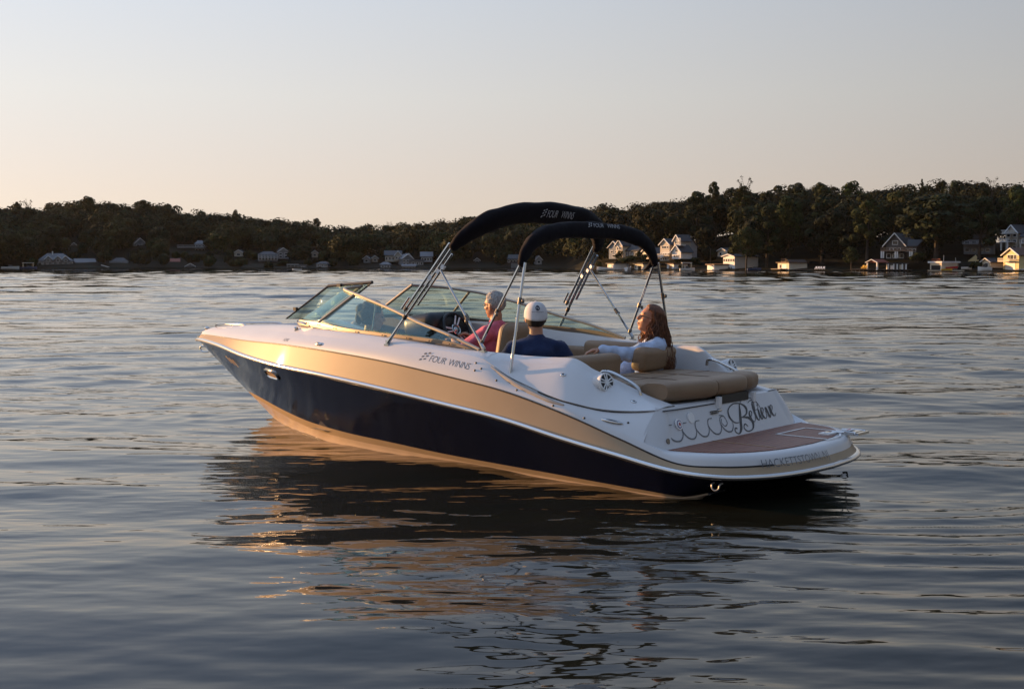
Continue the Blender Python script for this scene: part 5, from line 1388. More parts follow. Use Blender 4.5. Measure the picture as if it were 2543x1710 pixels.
# ---- right shore, catching the low sun
RZ = -58
e = house('twin_gable_house', 'twin gabled house, one gable grey and one sunlit, framed by the rear bimini', 'house', 1524, 25, 640, 614, 600, 322, 'front', W_BLUE, R_GREY, RZ + 14, [(.5, .25, .3, .16), (.3, .6, .2, .15), (.72, .6, .2, .15)], depth=6, group=RG)
block(e, 322, 20, 22, 640, 609, 597, 640, 'front', W_CREAM, R_GREY, 7, [(.25, .72, .17, .2), (.5, .72, .17, .2), (.75, .72, .17, .2), (.5, 1.02, .25, .1)], forward=.2); keep(1508, 1558, 596, 632, 322)
block(e, 322, 52, 44, 640, 622, 600, 640, 'side', W_DARK, R_DARK, 8, row(4, .5, .1, .4), forward=-1)
house('gable_house', 'sunlit gable end half hidden behind the rear bimini leg', 'house', 1603, 24, 640, 629, 616, 312, 'front', W_CREAM, R_GREY, RZ, [(.5, .6, .3, .4)], depth=7, group=RG)
e = house('big_lake_house', 'large pale house with two tall gabled towers and a white front gable', 'house', 1650, 23, 645, 607, 594, 306, 'front', W_BEIGE, R_GREY, RZ + 14, [(.3, .82, .22, .11), (.54, .82, .2, .14), (.78, .82, .18, .11)] + row(4, .42, .13, .12) + row(4, .13, .14, .12), depth=4.5, group=RG)
block(e, 306, 30, 36, 643, 612, 590, 645, 'side', W_GREY, R_GREY, 5, row(3, .75, .16, .2), forward=-1.5)
block(e, 306, 43, 19, 643, 597, 585, 645, 'front', W_BEIGE, R_GREY, 4, [(.3, .86, .2, .13), (.55, .86, .2, .13), (.78, .86, .18, .13), (.4, .45, .2, .14), (.7, .45, .2, .14)], forward=.3)
block(e, 306, 54, 30, 643, 625, 610, 645, 'front', W_WHITE, R_GREY, 4, [(.3, .35, .14, .3), (.5, .35, .14, .3), (.7, .35, .14, .3), (.5, 1.1, .2, .25)], forward=1.6)
deck(e, 306, 12, 38, 628, 645, 2.5, True, None, TRIM, 2, 2.4, 5); deck(e, 306, 52, 66, 609, 645, 2.0, True, None, TRIM, 2, 1.5, 16); deck(e, 306, -10, 16, 636, 645, 2, True, None, TRIM, 1.5, 2.2, 5)
keep(1636, 1720, 584, 645, 306)
house('shore_shed', 'small bright white shed at the water seen between the bimini legs', 'shed', 1516, 16, 667, 655, 654, 308, 'flat', W_WHITE, R_GREY, RZ, (), [(.5, 0, .9, .3, GAR)], depth=4)
house('boathouse', 'flat roofed pale boathouse with a dark doorway framed by the rear bimini', 'boathouse', 1586, 21, 668, 656, 653.5, 304, 'flat', W_CREAM, R_GREY, RZ, [(.15, .55, .12, .5)], [(.6, 0, .75, .36, GLOOM)], depth=5)
house('shore_shed', 'sunlit shed with a brown door right of the rear bimini leg', 'shed', 1664, 17, 669, 656, 654, 300, 'flat', W_WHITE, R_BROWN, RZ, (), [(.5, .1, .8, .4, W_BROWN)], depth=4)
house('shore_shed', 'low brown shed between two white buildings left of the tall boathouse', 'shed', 1784, 22, 669, 659, 655, 291, 'flat', W_BROWN, R_BROWN, RZ, (), [(.5, 0, .7, .12, GLOOM)], depth=4)
house('shore_shed', 'square white shed with a brown flat roof left of the low brown shed', 'shed', 1764, 17, 669.5, 658, 655.5, 289, 'flat', GAR, R_BROWN, RZ, (), (), depth=4)
e = house('tall_boathouse', 'tall white boathouse with a row of upper windows and an arched boat bay', 'boathouse', 1809, 28, 669.5, 637, 632, 289, 'front', W_WHITE, R_GREY, RZ + 6, row(5, .74, .12, .17), [(.5, 0, .26, .5, GLOOM)], depth=7)
s_ = 289 / FPX; ar = MB()
for a in np.linspace(0, math.pi, 13): ar.ell((math.cos(a) * 7.5 * s_, -.1, math.sin(a) * 9.5 * s_ + .1), (.16, .1, .16), 6, 4)
ar.build('arch_trim', TRIM, e, False)
house('gable_house', 'sunlit house glimpsed through trees above the tall white boathouse', 'house', 1793, 24, 634, 624, 617, 312, 'front', W_CREAM, R_GREY, RZ, [(.3, .5, .2, .5)], depth=6, group=RG, hide=.2)
e = house('rooftop_boathouse', 'cream boathouse with a railed roof terrace on the right shore', 'boathouse', 1944, 27, 669, 653, 651, 276, 'flat', W_CREAM, R_BROWN, RZ + 4, [(.25, .55, .14, .45)], [(.6, .1, .8, .4, GAR)], depth=5)
deck(e, 276, -10, 11, 650.5, 669, 3, True, None, R_BROWN, .8, .0, 8); deck(e, 276, -22, 17, 667, 669, 2, False, None, WOOD, 2, 2)
house('grey_cottage', 'shaded grey cottage right of the boathouse with the roof terrace', 'cottage', 1980, 36, 667, 653, 646, 279, 'side', W_BLUE, R_DARK, 8, [(.3, .5, .06, .6)], depth=6, group=RG)
e = house('dark_gable_house', 'dark wooden house with a steep pale edged gable and white porch posts', 'house', 2220, 44, 640, 606, 580, 268, 'front', W_DARK, R_DARK, -20, [(.3, .62, .13, .2), (.5, .62, .13, .2), (.72, .62, .12, .2), (.5, 1.08, .26, .22)] + row(3, .2, .2, .25), depth=8, group=RG, over=.6)
block(e, 268, 36, 30, 640, 612, 597, 640, 'side', W_DARK, R_DARK, 7, row(3, .65, .2, .2), forward=-.5)
deck(e, 268, -26, 52, 622, 640, 2.4, True, None, W_BROWN, 2, 2.4, 7)
for x in (-25, -20, 10, 15, 46, 51): MB().bbox(x * .0889 - .14, x * .0889 + .14, -2.3, -2.02, -.1, 1.5).build('post', TRIM, e, False)
keep(2194, 2272, 578, 642, 268)
e = house_root('gazebo', 'open gazebo on the dock with a red gabled ceiling and white posts', 'gazebo', 2176, 668, 262, -35)
s_ = 262 / FPX
for sg in (-1, 1):
    MB().add([(sg * 17 * s_, -2, 15.5 * s_), (0, -2, 23 * s_), (0, 2.2, 23 * s_), (sg * 17 * s_, 2.2, 15.5 * s_), (sg * 17 * s_, -2, 16.8 * s_), (0, -2, 24.3 * s_), (0, 2.2, 24.3 * s_), (sg * 17 * s_, 2.2, 16.8 * s_)], [(0, 1, 2, 3), (4, 5, 6, 7), (0, 1, 5, 4), (1, 2, 6, 5), (2, 3, 7, 6), (3, 0, 4, 7)]).build('roof', R_RED, e, False)
MB().tube([(-17.5 * s_, -2.06, 16.0 * s_), (0, -2.06, 23.7 * s_), (17.5 * s_, -2.06, 16.0 * s_)], .10, 4).build('gable_trim', TRIM, e, False)
MB().add([(-14 * s_, -1.7, 16.4 * s_), (14 * s_, -1.7, 16.4 * s_), (0, -1.7, 22.6 * s_), (-14 * s_, -1.6, 16.4 * s_), (14 * s_, -1.6, 16.4 * s_), (0, -1.6, 22.6 * s_)], [(0, 1, 2), (3, 5, 4), (0, 3, 4, 1), (1, 4, 5, 2), (2, 5, 3, 0)]).build('gable_panel', R_RED, e, False)
for x in (-14, 14):
    for y in (-1.7, 1.9): MB().bbox(x * s_ - .13, x * s_ + .13, y - .13, y + .13, -.2, 16 * s_).build('post', TRIM, e, False)
keep(2156, 2196, 642, 668, 262)
e = house('dock_shelter', 'low dark roofed dock shelter with white posts beside the red gazebo', 'shelter', 2226, 46, 667, 656, 653, 261, 'flat', W_DARK, R_DARK, 0, (), [(.25, .1, .8, .2, W_WHITE), (.72, .1, .9, .2, W_CREAM)], depth=4)
for x in (-21, -8, 0, 12, 21): MB().bbox(x * .0866 - .12, x * .0866 + .12, -.5, -.3, -.2, 1.0).build('post', TRIM, e, False)
e = house('boathouse', 'white trimmed boathouse with an open bay and red railed roof near yellow kayak', 'boathouse', 2322, 27, 671, 653, 649, 257, 'flat', W_CREAM, TRIM, -40, (), [(.5, 0, .72, .78, GLOOM)], depth=5)
deck(e, 257, -13, 12, 648.5, 671, 3, True, None, R_RED, .8, 0, 6)
house('shore_cabin', 'brown cabin with dark windows behind the red kayaks', 'cabin', 2358, 40, 666, 652, 650, 262, 'flat', W_BROWN, TRIM, 4, [(.3, .5, .18, .5), (.7, .5, .3, .6)], depth=5)
e = house('grey_house', 'wide grey house with a long balcony standing in the shade of the right slope', 'house', 2424, 64, 628, 595, 583, 282, 'flat', W_GREY, R_DARK, -6, row(4, .75, .16, .22) + row(4, .28, .14, .2), depth=9, group=RG)
deck(e, 282, -33, 34, 605, 628, 2.2, True, None, W_GREY, 2, 2.2, 6)
house('shore_shed', 'small pale gabled shed with double doors behind the moored white motorboat', 'shed', 2447, 20, 662, 650, 642, 255, 'front', W_CREAM, R_GREY, -48, [(.5, .45, .4, .6)], depth=4)
e = house('yellow_boathouse', 'yellow boathouse with a gable, railed balcony and bright white garage door', 'boathouse', 2508, 36, 669, 633, 617, 250, 'front', W_YEL, R_BROWN, -50, [(.36, .86, .16, .26), (.56, .86, .2, .26), (.76, .86, .14, .26)], [(.46, .02, .55, .62, GAR)], depth=7)
deck(e, 250, -24, 17, 648, 669, 1.6, True, None, W_CREAM, 2, 1.7, 7)
e = house('balcony_house', 'tall narrow house with stacked white balconies above the yellow boathouse', 'house', 2508, 28, 622, 578, 560, 268, 'front', W_BEIGE, R_GREY, -46, row(2, .85, .25, .13) + row(2, .55, .25, .13) + row(2, .2, .25, .13), depth=8, group=RG)
for y in (579, 600): deck(e, 268, -16, 13, y, 622, 2.0, True, None, TRIM, 2, 2.1, 7)
for x in (-12, 9): MB().bbox(x * .0889 - .12, x * .0889 + .12, -2.0, -1.76, 0, 1.75).build('post', TRIM, e, False)
e = house('balcony_house', 'house with a white railed balcony at the right edge above the shore', 'house', 2548, 30, 622, 588, 575, 264, 'side', W_BEIGE, R_GREY, -10, row(3, .7, .2, .25), depth=8, group=RG)
deck(e, 264, -15, 16, 604, 622, 2.0, True, (-13,), TRIM, 2, 2.1, 8)

# ---- docks, small boats and shore furniture
def dock(label, x0, x1, y, d, m=WOOD, depth=2.5, posts=True, group='docks along the shore', under=8):
    px = (x0 + x1) / 2; e = house_root('dock', label, 'dock', px, y, d, 0, group); s = d / FPX
    MB().bbox((x0 - px) * s, (x1 - px) * s, 0, depth, -.14, 0).build('planking', m, e, False)
    n = max(2, int((x1 - x0) / 9)); pm = MB()
    if posts:
        for k in range(n + 1):
            xx = (x0 - px + (x1 - x0) * k / n) * s
            MB().tube([(xx, .15, -1.2), (xx, .15, .10)], .075, 6).build('pile', DARKW, e, False)
    return e
dock('weathered dock with moored boats at the far left shore', 0, 92, 665.5, 408)
dock('dark dock at the foot of the grey house with the balcony line', 330, 380, 666.5, 408, DARKW)
dock('short pale dock beside the pale boathouse on the left slope', 480, 560, 666.8, 408)
dock('dock in front of the flat roofed boat shelter', 700, 765, 667, 404, DARKW)
dock('dock joining the square and the long low white boathouses', 930, 1060, 667, 406, DARKW)
dock('dock at the white boathouse by the rear bimini legs', 1255, 1330, 667.6, 404, DARKW)
dock('dark dock reaching out below the twin gabled house', 1455, 1545, 669.5, 303, DARKW)
dock('dock running past the flat roofed boathouse to the sunlit shed', 1548, 1690, 670, 300, DARKW)
dock('brown dock in front of the square white shed and tall boathouse', 1740, 1800, 670.8, 287, W_BROWN)
dock('low pale dock right of the tall white boathouse', 1836, 1890, 670, 283, WOOD)
dock('long dark dock carrying the row of white chairs', 1960, 2095, 669.5, 270, DARKW, 4)
dock('brown dock carrying two yellow chairs', 2115, 2160, 667.8, 262, W_BROWN, 3)
dock('dark dock under the red ceilinged gazebo', 2158, 2260, 669, 260, DARKW, 4)
dock('pale dock in front of the open bay boathouse', 2305, 2390, 671, 254, W_CREAM, 1.6)
dock('dark dock beside the moored white motorboat', 2455, 2490, 670, 250, DARKW)
dock('white topped dock at the right edge of the shore', 2525, 2575, 668, 247, TRIM)
g = MB(); e = house_root('gangway', 'sloping white gangway leading down to the water on the left shore', 'gangway', 270, 668, 410)
g.add([(-2.2, 0, 1.5), (2.4, 0, .15), (2.4, 1.2, .15), (-2.2, 1.2, 1.5), (-2.2, 0, 1.25), (2.4, 0, -.1), (2.4, 1.2, -.1), (-2.2, 1.2, 1.25)], [(0, 1, 2, 3), (7, 6, 5, 4), (0, 4, 5, 1), (1, 5, 6, 2), (2, 6, 7, 3), (3, 7, 4, 0)])
g.build('ramp', TRIM, e, False); keep(250, 292, 655, 668, 410)
hullw = mat('boat_white', (.70, .69, .67), .3); hullb = mat('boat_blue', (.05, .08, .16), .4); hullr = mat('boat_red', (.42, .03, .03), .4); hully = mat('kayak_yellow', (.70, .42, .04), .4)
def small_boat(name, label, px, y, d, L, H_, m, rz=0, cabin=None, canopy=False, cat='boat', group=None, cover=False):
    e = house_root(name, label, cat, px, y, d, rz, group); b = L * .34
    rows = []
    for t in np.linspace(0, 1, 11):
        w = b / 2 * (1 - max(0, (t - .45) / .55) ** 2.0) if t > .45 else b / 2 * (.86 + .14 * t / .45)
        x = -L / 2 + L * t; sh = H_ * (.78 + .32 * t * t)
        rows.append([(x, -w, sh), (x, -w * .86, H_ * .2), (x, -w * .4, -.12), (x, 0, -.18), (x, w * .4, -.12), (x, w * .86, H_ * .2), (x, w, sh)])
    V, F = loft(rows); F.append(tuple(range(7))); meshobj('hull', V, F, m, e)
    dk_ = [(r[0][0], r[0][1] * .94, r[0][2] - .05) for r in rows] ; d2 = [(r[6][0], r[6][1] * .94, r[6][2] - .05) for r in rows]
    V, F = loft([dk_, d2]); meshobj('deck', V, F, m if not cover else hullb, e)
    if cabin:
        MB().add([(-L * .12, -b * .3, H_ * .85), (L * .18, -b * .26, H_ * .95), (L * .18, b * .26, H_ * .95), (-L * .12, b * .3, H_ * .85), (-L * .10, -b * .26, H_ * .9 + cabin), (L * .06, -b * .22, H_ * .9 + cabin), (L * .06, b * .22, H_ * .9 + cabin), (-L * .10, b * .26, H_ * .9 + cabin)], [(0, 1, 5, 4), (1, 2, 6, 5), (2, 3, 7, 6), (3, 0, 4, 7), (4, 5, 6, 7)]).build('windshield', PANE, e, False)
    if canopy:
        MB().bbox(-L * .38, L * .30, -b * .45, b * .45, H_ + 1.15, H_ + 1.27).build('canopy', TRIM, e, False)
        for x in (-L * .34, L * .26):
            for y_ in (-b * .4, b * .4): MB().bbox(x - .04, x + .04, y_ - .04, y_ + .04, H_ * .7, H_ + 1.15).build('canopy_post', chrome, e, False)
    return e
BG = 'small boats moored on the far shores'
small_boat('moored_boat', 'white boat moored at the far left end of the dock', 28, 667, 405, 5.6, .75, hullw, 4, .6, group=BG)
small_boat('moored_boat', 'blue and white boat under a canopy, right of the white one at far left', 74, 667, 405, 5.2, .7, hullb, -6, .5, True, group=BG)
small_boat('motorboat', 'tiny white motorboat under way in front of the left shore shelter', 738, 671, 325, 2.6, .42, hullw, 160, .35, group=BG)
small_boat('moored_boat', 'boat under a blue cover moored between the bimini legs', 1503, 670.5, 300, 4.3, .75, hullw, 176, .0, False, group=BG, cover=True)
small_boat('moored_boat', 'white runabout moored end on left of the flat roofed boathouse', 1560, 671, 296, 3.4, .9, hullw, 70, .7, group=BG)
small_boat('pontoon_boat', 'white pontoon boat with a flat canopy below the large pale house', 1706, 671.5, 291, 3.6, .6, hullw, 10, .5, True, group=BG)
small_boat('moored_boat', 'dark covered boat lying low right of the tall white boathouse', 1872, 670.5, 280, 3.2, .5, hullb, 10, .3, group=BG)
small_boat('rowing_boat', 'small white boat hauled up on the bank under the yellow canopy', 2398, 667, 255, 2.1, .42, hullw, 4, None, group=BG)
small_boat('motorboat', 'white motorboat with a dark windshield moored in front of the gabled shed', 2443, 671.5, 249, 2.8, .75, hullw, 200, .65, group=BG)
for k, (px, y) in enumerate(((2356, 665.5), (2367, 664.5))):
    small_boat('kayak', ('red kayak resting on the bank, the lower left of the two', 'red kayak resting on the bank, the upper right of the two')[k], px, y, 256, 1.5, .3, hullr, 4, None, cat='kayak', group='kayaks on the right shore')
small_boat('kayak', 'yellow kayak on the pale dock beside the open bay boathouse', 2349, 670, 252, 2.2, .25, hully, 2, None, cat='kayak', group='kayaks on the right shore')
def chair(label, px, y, d, m, group, rz=0, sc_=1.0):
    e = house_root('deck_chair', label, 'chair', px, y, d, rz, group)
    MB().bbox(-.36 * sc_, .36 * sc_, -.4 * sc_, .3 * sc_, .28 * sc_, .36 * sc_).build('seat', m, e, False)
    MB().add([(-.36 * sc_, .2 * sc_, .36 * sc_), (.36 * sc_, .2 * sc_, .36 * sc_), (.30 * sc_, .5 * sc_, 1.05 * sc_), (-.30 * sc_, .5 * sc_, 1.05 * sc_), (-.36 * sc_, .26 * sc_, .34 * sc_), (.36 * sc_, .26 * sc_, .34 * sc_), (.30 * sc_, .56 * sc_, 1.03 * sc_), (-.30 * sc_, .56 * sc_, 1.03 * sc_)], [(0, 1, 2, 3), (7, 6, 5, 4), (0, 4, 5, 1), (1, 5, 6, 2), (2, 6, 7, 3), (3, 7, 4, 0)]).build('backrest', m, e, False)
    for x in (-.34, .34):
        MB().bbox((x - .05) * sc_, (x + .05) * sc_, -.38 * sc_, -.28 * sc_, 0, .55 * sc_).bbox((x - .05) * sc_, (x + .05) * sc_, .2 * sc_, .3 * sc_, 0, .5 * sc_).bbox((x - .06) * sc_, (x + .06) * sc_, -.4 * sc_, .3 * sc_, .5 * sc_, .56 * sc_).build('arm', m, e, False)
for k, px in enumerate((2025, 2031, 2037, 2044)):
    chair(('white chair at the left end of the row of four on the dark dock', 'white chair second from the left in the row on the dark dock', 'white chair third from the left in the row on the dark dock', 'white chair at the right end of the row of four on the dark dock')[k], px, 669, 269, GAR, 'white chairs on the long dark dock', -20, .62)
for k, px in enumerate((2141, 2148)):
    chair(('yellow wooden chair on the brown dock, the left of the pair', 'yellow wooden chair on the brown dock, the right of the pair')[k], px, 667.2, 261, hully, 'yellow chairs on the brown dock', -30, .72)
e = house_root('bank_canopy', 'pointed yellow canopy spread on the bank beside the wide grey house', 'canopy', 2414, 646, 266)
MB().add([(-1.1, -.6, -.3), (1.1, -.6, -.2), (1.2, 1.0, .2), (.5, .4, 1.15), (-1.0, .9, -.1)], [(0, 1, 3), (1, 2, 3), (2, 4, 3), (4, 0, 3), (4, 2, 1, 0)]).build('fabric', M_('canopy_yellow', (.60, .44, .20)), e, False)
MB().tube([(.5, .4, -1), (.5, .4, 1.2)], .05, 6).build('pole', TRIM, e, False); keep(2400, 2428, 630, 648, 266)
e = house_root('swim_raft', 'low dark swim raft floating off the centre shore', 'raft', 1243, 669.6, 358)
MB().bbox(-2.1, 2.1, 0, 2, -.1, .16).build('planking', DARKW, e, False); MB().bbox(-1.9, 1.9, .2, 1.8, -.3, -.1).build('float', DARKW, e, False)
for px, y0, y1, d, lab in ((1763, 669, 618, 296, 'thin dark flagpole standing behind the square white shed'), (2341, 668, 634, 258, 'pale mast standing beside the open bay boathouse'), (2375, 668, 640, 258, 'thin leaning mast right of the red kayaks')):
    s_ = d / FPX; e = house_root('pole', lab, 'pole', px, y0, d); MB().tube([(0, 0, -.5), (0 if px != 2375 else -.4, 0, (y0 - y1) * s_)], .05, 6).build('mast', TRIM if px != 1763 else DARKW, e, False)

# --- woods: masses nobody could count, kept clear of the houses that show
def blocked(px, d, ztop, zbot, r):
    """would this crown stand in front of a house that shows?"""
    yt = PHY - (ztop - CAM_H) * FPX / d; yb = PHY - (zbot - CAM_H) * FPX / d; rp = r * FPX / d
    for x0, x1, y0, y1, dh in KEEP:
        if d < dh + 5 + r and px + rp * .8 > x0 and px - rp * .8 < x1 and yb > y0 and yt < y1: return True
    return False
def wood(name, label, p0, p1, spacing, rmin, rmax, leaf, per, seed, lobes, first=3.0, hk=1.0, bright=1.0):
    rng = np.random.RandomState(seed); C = []; Rr = []; T = []
    px = p0
    dlim = 150
    k = 0
    d0 = first
    while d0 < dlim:
        D = shore_d(px)
        x = p0
        while x < p1:
            xx = x + rng.uniform(-.4, .4) * spacing * FPX / (shore_d(x) + d0); dloc = shore_d(xx) + d0 + rng.uniform(-.4, .4) * spacing
            x += spacing * FPX / (shore_d(x) + d0)
            if d0 > depth_d(xx) + 6: continue
            gz = float(ground_z(np.array([xx]), np.array([dloc]))[0]); r = rng.uniform(rmin, rmax); H_ = float(tree_h(xx)) * rng.uniform(.78, 1.12) * hk
            ok = False
            for fct in (1, .72, .5, .32, .2):
                H2, r2 = H_ * fct, r * max(fct, .35)
                if not blocked(xx, dloc, gz + H2, gz, r2): ok = True; break
            if not ok: continue
            H_, r = H2, r2
            tint = TINTS[rng.randint(len(TINTS))] * rng.uniform(.75, 1.2)
            base = np.array([*wpos(np.array([xx]), np.array([dloc]))[0], gz])
            C.append(base + [0, 0, max(.5, H_ - r * .95)]); Rr.append(r * .98); T.append(tint)
            C.append(base + [0, 0, max(.4, H_ * .42)]); Rr.append(r * .9); T.append(tint * .95)
            for q in range(lobes if H_ > 4 else 1):
                a = 2.4 * q + rng.rand(); f = rng.rand()
                off = np.array([math.cos(a) * r * .62, math.sin(a) * r * .62, max(.4, H_ - r * (.55 + .9 * f))])
                C.append(base + off); Rr.append(r * rng.uniform(.36, .55)); T.append(tint * rng.uniform(.85, 1.2))
        d0 += spacing * .95
    C = np.array(C); Rr = np.array(Rr); T = np.array(T)
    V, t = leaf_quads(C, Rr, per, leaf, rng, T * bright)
    o = leaf_object(name, V, t); tag(o, label, 'woodland', None, 'stuff'); return o
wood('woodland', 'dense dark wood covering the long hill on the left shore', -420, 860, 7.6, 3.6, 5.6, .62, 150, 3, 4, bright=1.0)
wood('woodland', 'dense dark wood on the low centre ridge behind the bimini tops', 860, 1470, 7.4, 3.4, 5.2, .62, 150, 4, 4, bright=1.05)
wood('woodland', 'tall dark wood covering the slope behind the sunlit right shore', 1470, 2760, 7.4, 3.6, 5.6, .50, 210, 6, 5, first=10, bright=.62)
wood('woodland', 'unseen wooded hill added beyond the left edge to shade the shore', -1480, -420, 12, 5.5, 7.5, 2.4, 30, 8, 4)  # added out of view to keep low sun off the left shore

# ------------------------------------------------------------------ evening haze over the lake
hz = bpy.data.materials.new('haze'); hz.use_nodes = True; hz.node_tree.nodes.clear()
ho = hz.node_tree.nodes.new('ShaderNodeOutputMaterial'); hv_ = hz.node_tree.nodes.new('ShaderNodeVolumePrincipled')
hv_.inputs['Color'].default_value = (.93, .90, .86, 1); hv_.inputs['Density'].default_value = 0.000022; hv_.inputs['Anisotropy'].default_value = 0.2
hz.node_tree.links.new(hv_.outputs[0], ho.inputs['Volume'])
haze = MB().bbox(-900, 900, -500, 1100, -2.0, 62).build('haze', hz, None, False); haze['kind'] = 'stuff'; haze['label'] = 'thin evening haze over the lake'
# --- single trees that stand out, each a trunk with limbs and a crown
def make_tree(name, H_, Rc, kind, seed):
    rng = np.random.RandomState(seed); e = empty(name); tr = MB()
    lean = rng.uniform(-.04, .04, 2); top = .62 if kind != 'pine' else .97
    P = [(lean[0] * H_ * t, lean[1] * H_ * t, H_ * t) for t in (0, .18, .38, top)]
    r0 = H_ * .014 + .06
    tr.tube([Vector(p) - Vector((0, 0, .6 if k == 0 else 0)) for k, p in enumerate(P)], [r0 * 1.25, r0, r0 * .8, r0 * .3], 8)
    C = []; Rr = []
    if kind in ('broad', 'tall'):
        n = 17 if kind == 'broad' else 15
        for q in range(n):
            a = 2.4 * q + rng.rand(); f = (q + .5) / n
            lo, hi = (.34, .90) if kind == 'broad' else (.22, .92)
            zc = H_ * (lo + (hi - lo) * f); prof = math.sin(math.pi * min(1, .22 + .74 * f)) ** .8
            rad = Rc * prof * rng.uniform(.35, .85)
            c = np.array([math.cos(a) * rad, math.sin(a) * rad, zc]); C.append(c); Rr.append(Rc * rng.uniform(.27, .44))
            s_ = Vector(P[2]) if f < .6 else Vector(P[3]); b = Vector(P[1]).lerp(s_, .5 + .5 * f)
            mid = b.lerp(Vector(c), .55) + Vector((0, 0, -.03 * H_))
            tr.tube([b, mid, Vector(c)], [r0 * .42, r0 * .28, r0 * .08], 6)
        C.append(np.array([0, 0, H_ * .66])); Rr.append(Rc * .55)
        C = np.array(C); Rr = np.array(Rr)
    elif kind == 'bush':
        for q in range(8):
            a = 2.4 * q; C.append(np.array([math.cos(a) * Rc * .5, math.sin(a) * Rc * .5, H_ * rng.uniform(.25, .7)])); Rr.append(Rc * rng.uniform(.4, .6))
        C = np.array(C); Rr = np.array(Rr)
    elif kind == 'pine':
        for q in range(22):
            f = q / 21; a = 2.4 * q; rad = Rc * (1 - f) * .75 + .1
            c = np.array([math.cos(a) * rad, math.sin(a) * rad, H_ * (.3 + .68 * f)]); C.append(c); Rr.append(max(.35, Rc * (1 - f) * .42))
            tr.tube([(0, 0, c[2] + .2), Vector(c)], [r0 * .2, r0 * .07], 5)
        C = np.array(C); Rr = np.array(Rr)
    elif kind == 'bare':
        for q in range(16):
            a = 2.4 * q + rng.rand(); f = q / 15
            c = np.array([math.cos(a) * Rc * rng.uniform(.4, 1), math.sin(a) * Rc * rng.uniform(.4, 1), H_ * (.55 + .42 * f)])
            b = Vector((0, 0, H_ * (.35 + .3 * f))); mid = b.lerp(Vector(c), .5) + Vector((0, 0, .3))
            tr.tube([b, mid, Vector(c)], [r0 * .4, r0 * .25, r0 * .06], 5)
            for w in range(3):
                c2 = Vector(c) + Vector(rng.uniform(-1, 1, 3)) * Rc * .25; tr.tube([mid.lerp(Vector(c), .5), c2], [r0 * .16, r0 * .05], 4)
            C.append(c); Rr.append(Rc * .16)
        C = np.array(C); Rr = np.array(Rr)
    tr.build('trunk', bark, e)
    per, leaf = {'broad': (210, .46), 'tall': (210, .46), 'bush': (110, .42), 'pine': (70, .50), 'bare': (14, .35)}[kind]
    tint = np.repeat((TINTS[rng.randint(len(TINTS))] * rng.uniform(.9, 1.25))[None], len(C), 0) * rng.uniform(.8, 1.2, (len(C), 1))
    V, t = leaf_quads(C, Rr, per, leaf, rng, tint, .82); leaf_object('crown', V, t, e)
    return e
PROTO = {}
def tree(label, px, ybase, ytop, d, kind, wpx=None, v=0, rz=None, group=None, name=None):
    """a tree standing at column px, its top at row ytop; wpx its crown width"""
    x, y, z = at_px(px, ybase, d); H_ = (ybase - ytop) * d / FPX
    key = (kind, v); base = {'broad': (16, 5.6), 'tall': (18, 4.6), 'bush': (5, 2.8), 'pine': (16, 2.6), 'bare': (14, 4.0)}[kind]
    nm = name or {'broad': 'broadleaf_tree', 'tall': 'broadleaf_tree', 'bush': 'round_shrub', 'pine': 'pine_tree', 'bare': 'sparse_tree'}[kind]
    if key not in PROTO:
        o = make_tree(nm, base[0], base[1], kind, 20 + v * 7 + len(kind)); PROTO[key] = o
    else:
        src = PROTO[key]; o = src.copy(); col.objects.link(o)
        for ch in src.children:
            c = ch.copy(); col.objects.link(c); c.parent = o
        o.name = nm
    sx = (wpx * d / FPX) / (2 * base[1] * 1.12) if wpx else H_ / base[0]
    o.scale = (sx, sx, H_ / base[0]); o.location = (x, y, z); o.rotation_euler = (0, 0, R((px * 37 + v * 50) % 360) if rz is None else R(rz))
    tag(o, label, 'shrub' if kind == 'bush' else 'tree', group or ('shrubs on the shores' if kind == 'bush' else 'trees that stand out on the shores'))
    return o
T = tree
T('broad spreading tree with pale bare trunks right of the dark gabled house', 2322, 650, 478, 262, 'broad', 240, 0)
T('tall leafy tree leaning over the wide grey house with its pale trunk showing', 2428, 640, 482, 258, 'tall', 120, 1)
T('big dark tree hanging over the balconies at the right edge', 2520, 600, 462, 272, 'broad', 110, 1)
T('dark tree in front of the slope left of the dark gabled house', 2150, 640, 478, 272, 'tall', 100, 0)
T('dark tree behind the dark gabled house', 2222, 610, 470, 296, 'broad', 110, 2)
T('bushy tree at the water left of the yellow chairs', 2112, 668, 612, 266, 'broad', 50, 1)
T('leafy green tree rising above the large pale house', 1728, 620, 470, 318, 'tall', 95, 2)
T('round topped tree standing out of the ridge right of the large pale house', 1772, 560, 449, 330, 'tall', 52, 1)
T('tallest feathery tree on the ridge above the tall white boathouse', 1842, 560, 462, 322, 'tall', 78, 0)
T('thin topped tree poking above the ridge over the tall white boathouse', 1846, 540, 440, 350, 'bare', 50, 0)
T('dense tree beside the tall white boathouse reaching the water', 1852, 668, 560, 282, 'broad', 90, 2)
T('dark tree between the tall white boathouse and the roof terrace boathouse', 1902, 660, 500, 286, 'tall', 100, 1)
T('very dark tree directly behind the roof terrace boathouse', 1958, 650, 486, 290, 'broad', 115, 1)
T('dark tree behind the row of white chairs', 2040, 655, 480, 284, 'tall', 120, 2)
T('flat topped tree on the ridge above the roof terrace boathouse', 1975, 540, 452, 340, 'broad', 70, 0)
T('spreading ridge tree above the row of white chairs', 2035, 540, 452, 335, 'broad', 62, 2)
T('wide open crowned tree on the ridge left of the dark gabled house', 2108, 540, 449, 330, 'broad', 78, 1)
T('pointed pine top standing out of the ridge above the dark gabled house', 2283, 560, 447, 320, 'pine', 26, 0)
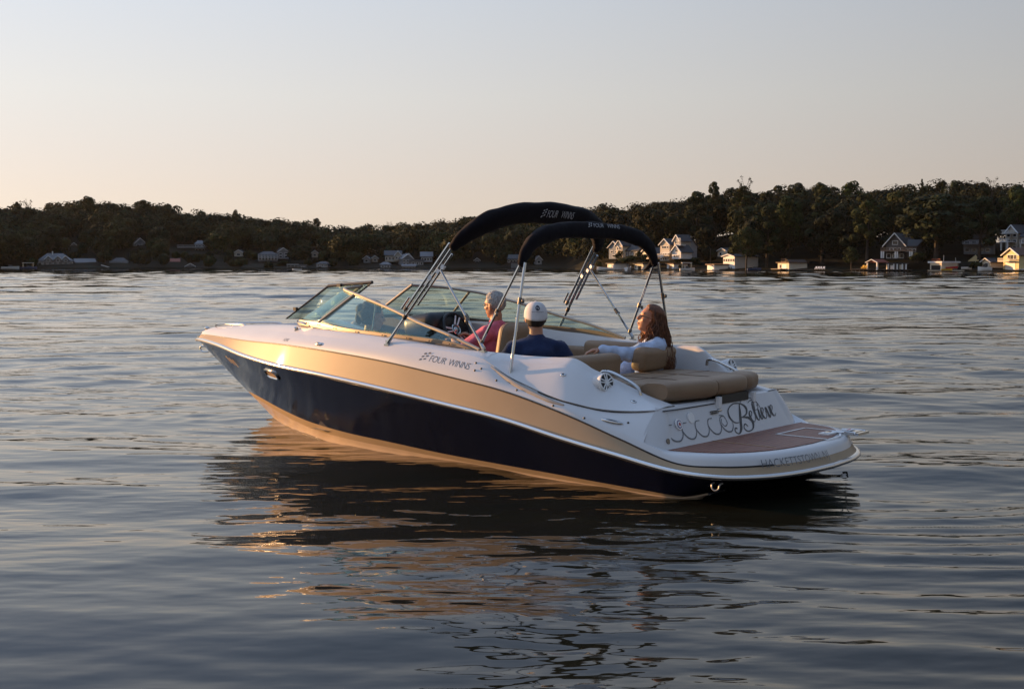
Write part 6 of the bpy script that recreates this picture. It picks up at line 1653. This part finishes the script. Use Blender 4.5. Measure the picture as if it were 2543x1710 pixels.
T('second smaller pine top on the ridge left of the big dark ridge tree', 2334, 560, 450, 322, 'pine', 20, 0)
T('big dark round ridge tree right of the pine tops', 2366, 560, 445, 312, 'broad', 70, 0)
T('pale almost leafless tree on the right ridge against the sky', 2456, 530, 441, 318, 'bare', 48, 0)
T('dark tree on the ridge at the right edge of the view', 2520, 560, 456, 300, 'tall', 80, 2)
T('thin leafless tree on the left ridge against the sky', 76, 540, 496, 530, 'bare', 26, 0)
T('rounded olive tree standing in front of the left wood above the wide white house', 132, 640, 562, 434, 'broad', 64, 0)
T('olive tree at the left edge of the shore beside the wide white house', 60, 660, 615, 424, 'broad', 60, 2)
T('dark crowned tree topping the left hill at its highest point', 226, 540, 487, 520, 'broad', 52, 1)
T('broad dark tree on the left ridge right of the notch in the skyline', 358, 545, 496, 520, 'broad', 58, 2)
T('single round tree standing up from the ridge at the left', 50, 540, 501, 520, 'tall', 24, 1)
T('small tree on the falling ridge line left of the windshield', 588, 560, 521, 510, 'tall', 24, 0)
T('low pale tree at the right end of the falling left ridge', 788, 575, 541, 500, 'broad', 26, 0)
T('thin bare tree in the dip of the centre ridge', 968, 580, 551, 500, 'bare', 22, 0)
T('rounded shrub left of the flat roofed boathouse under the rear bimini', 1592, 652, 622, 306, 'bush', 36, 0)
T('olive shrub growing in front of the twin gabled house', 1536, 645, 618, 312, 'bush', 26, 1)
T('dark hedge like shrub below the twin gabled house', 1558, 656, 632, 308, 'bush', 60, 0)
T('shrub below the white front gable of the large pale house', 1728, 660, 636, 300, 'bush', 34, 1)
T('dark shrub between the tower and the front gable of the large pale house', 1684, 656, 636, 302, 'bush', 24, 0)
T('shrub at the water left of the pontoon boat', 1690, 668, 655, 297, 'bush', 18, 1)
T('small shrub left of the small bright white shed', 1487, 664, 648, 308, 'bush', 22, 0)
T('leafy shrub right of the dark gabled house porch', 2275, 650, 622, 262, 'bush', 50, 1)
T('low shrub on the bank between the gabled shed and the yellow boathouse', 2474, 660, 632, 256, 'bush', 34, 0)
T('shrub at the foot of the right bank left of the moored white motorboat', 2420, 668, 648, 254, 'bush', 40, 1)
T('dark shrub left of the wide white house on the left shore', 88, 664, 648, 414, 'bush', 20, 0)
T('low shrub on the bank right of the column fronted grey house', 700, 662, 645, 420, 'bush', 44, 1)
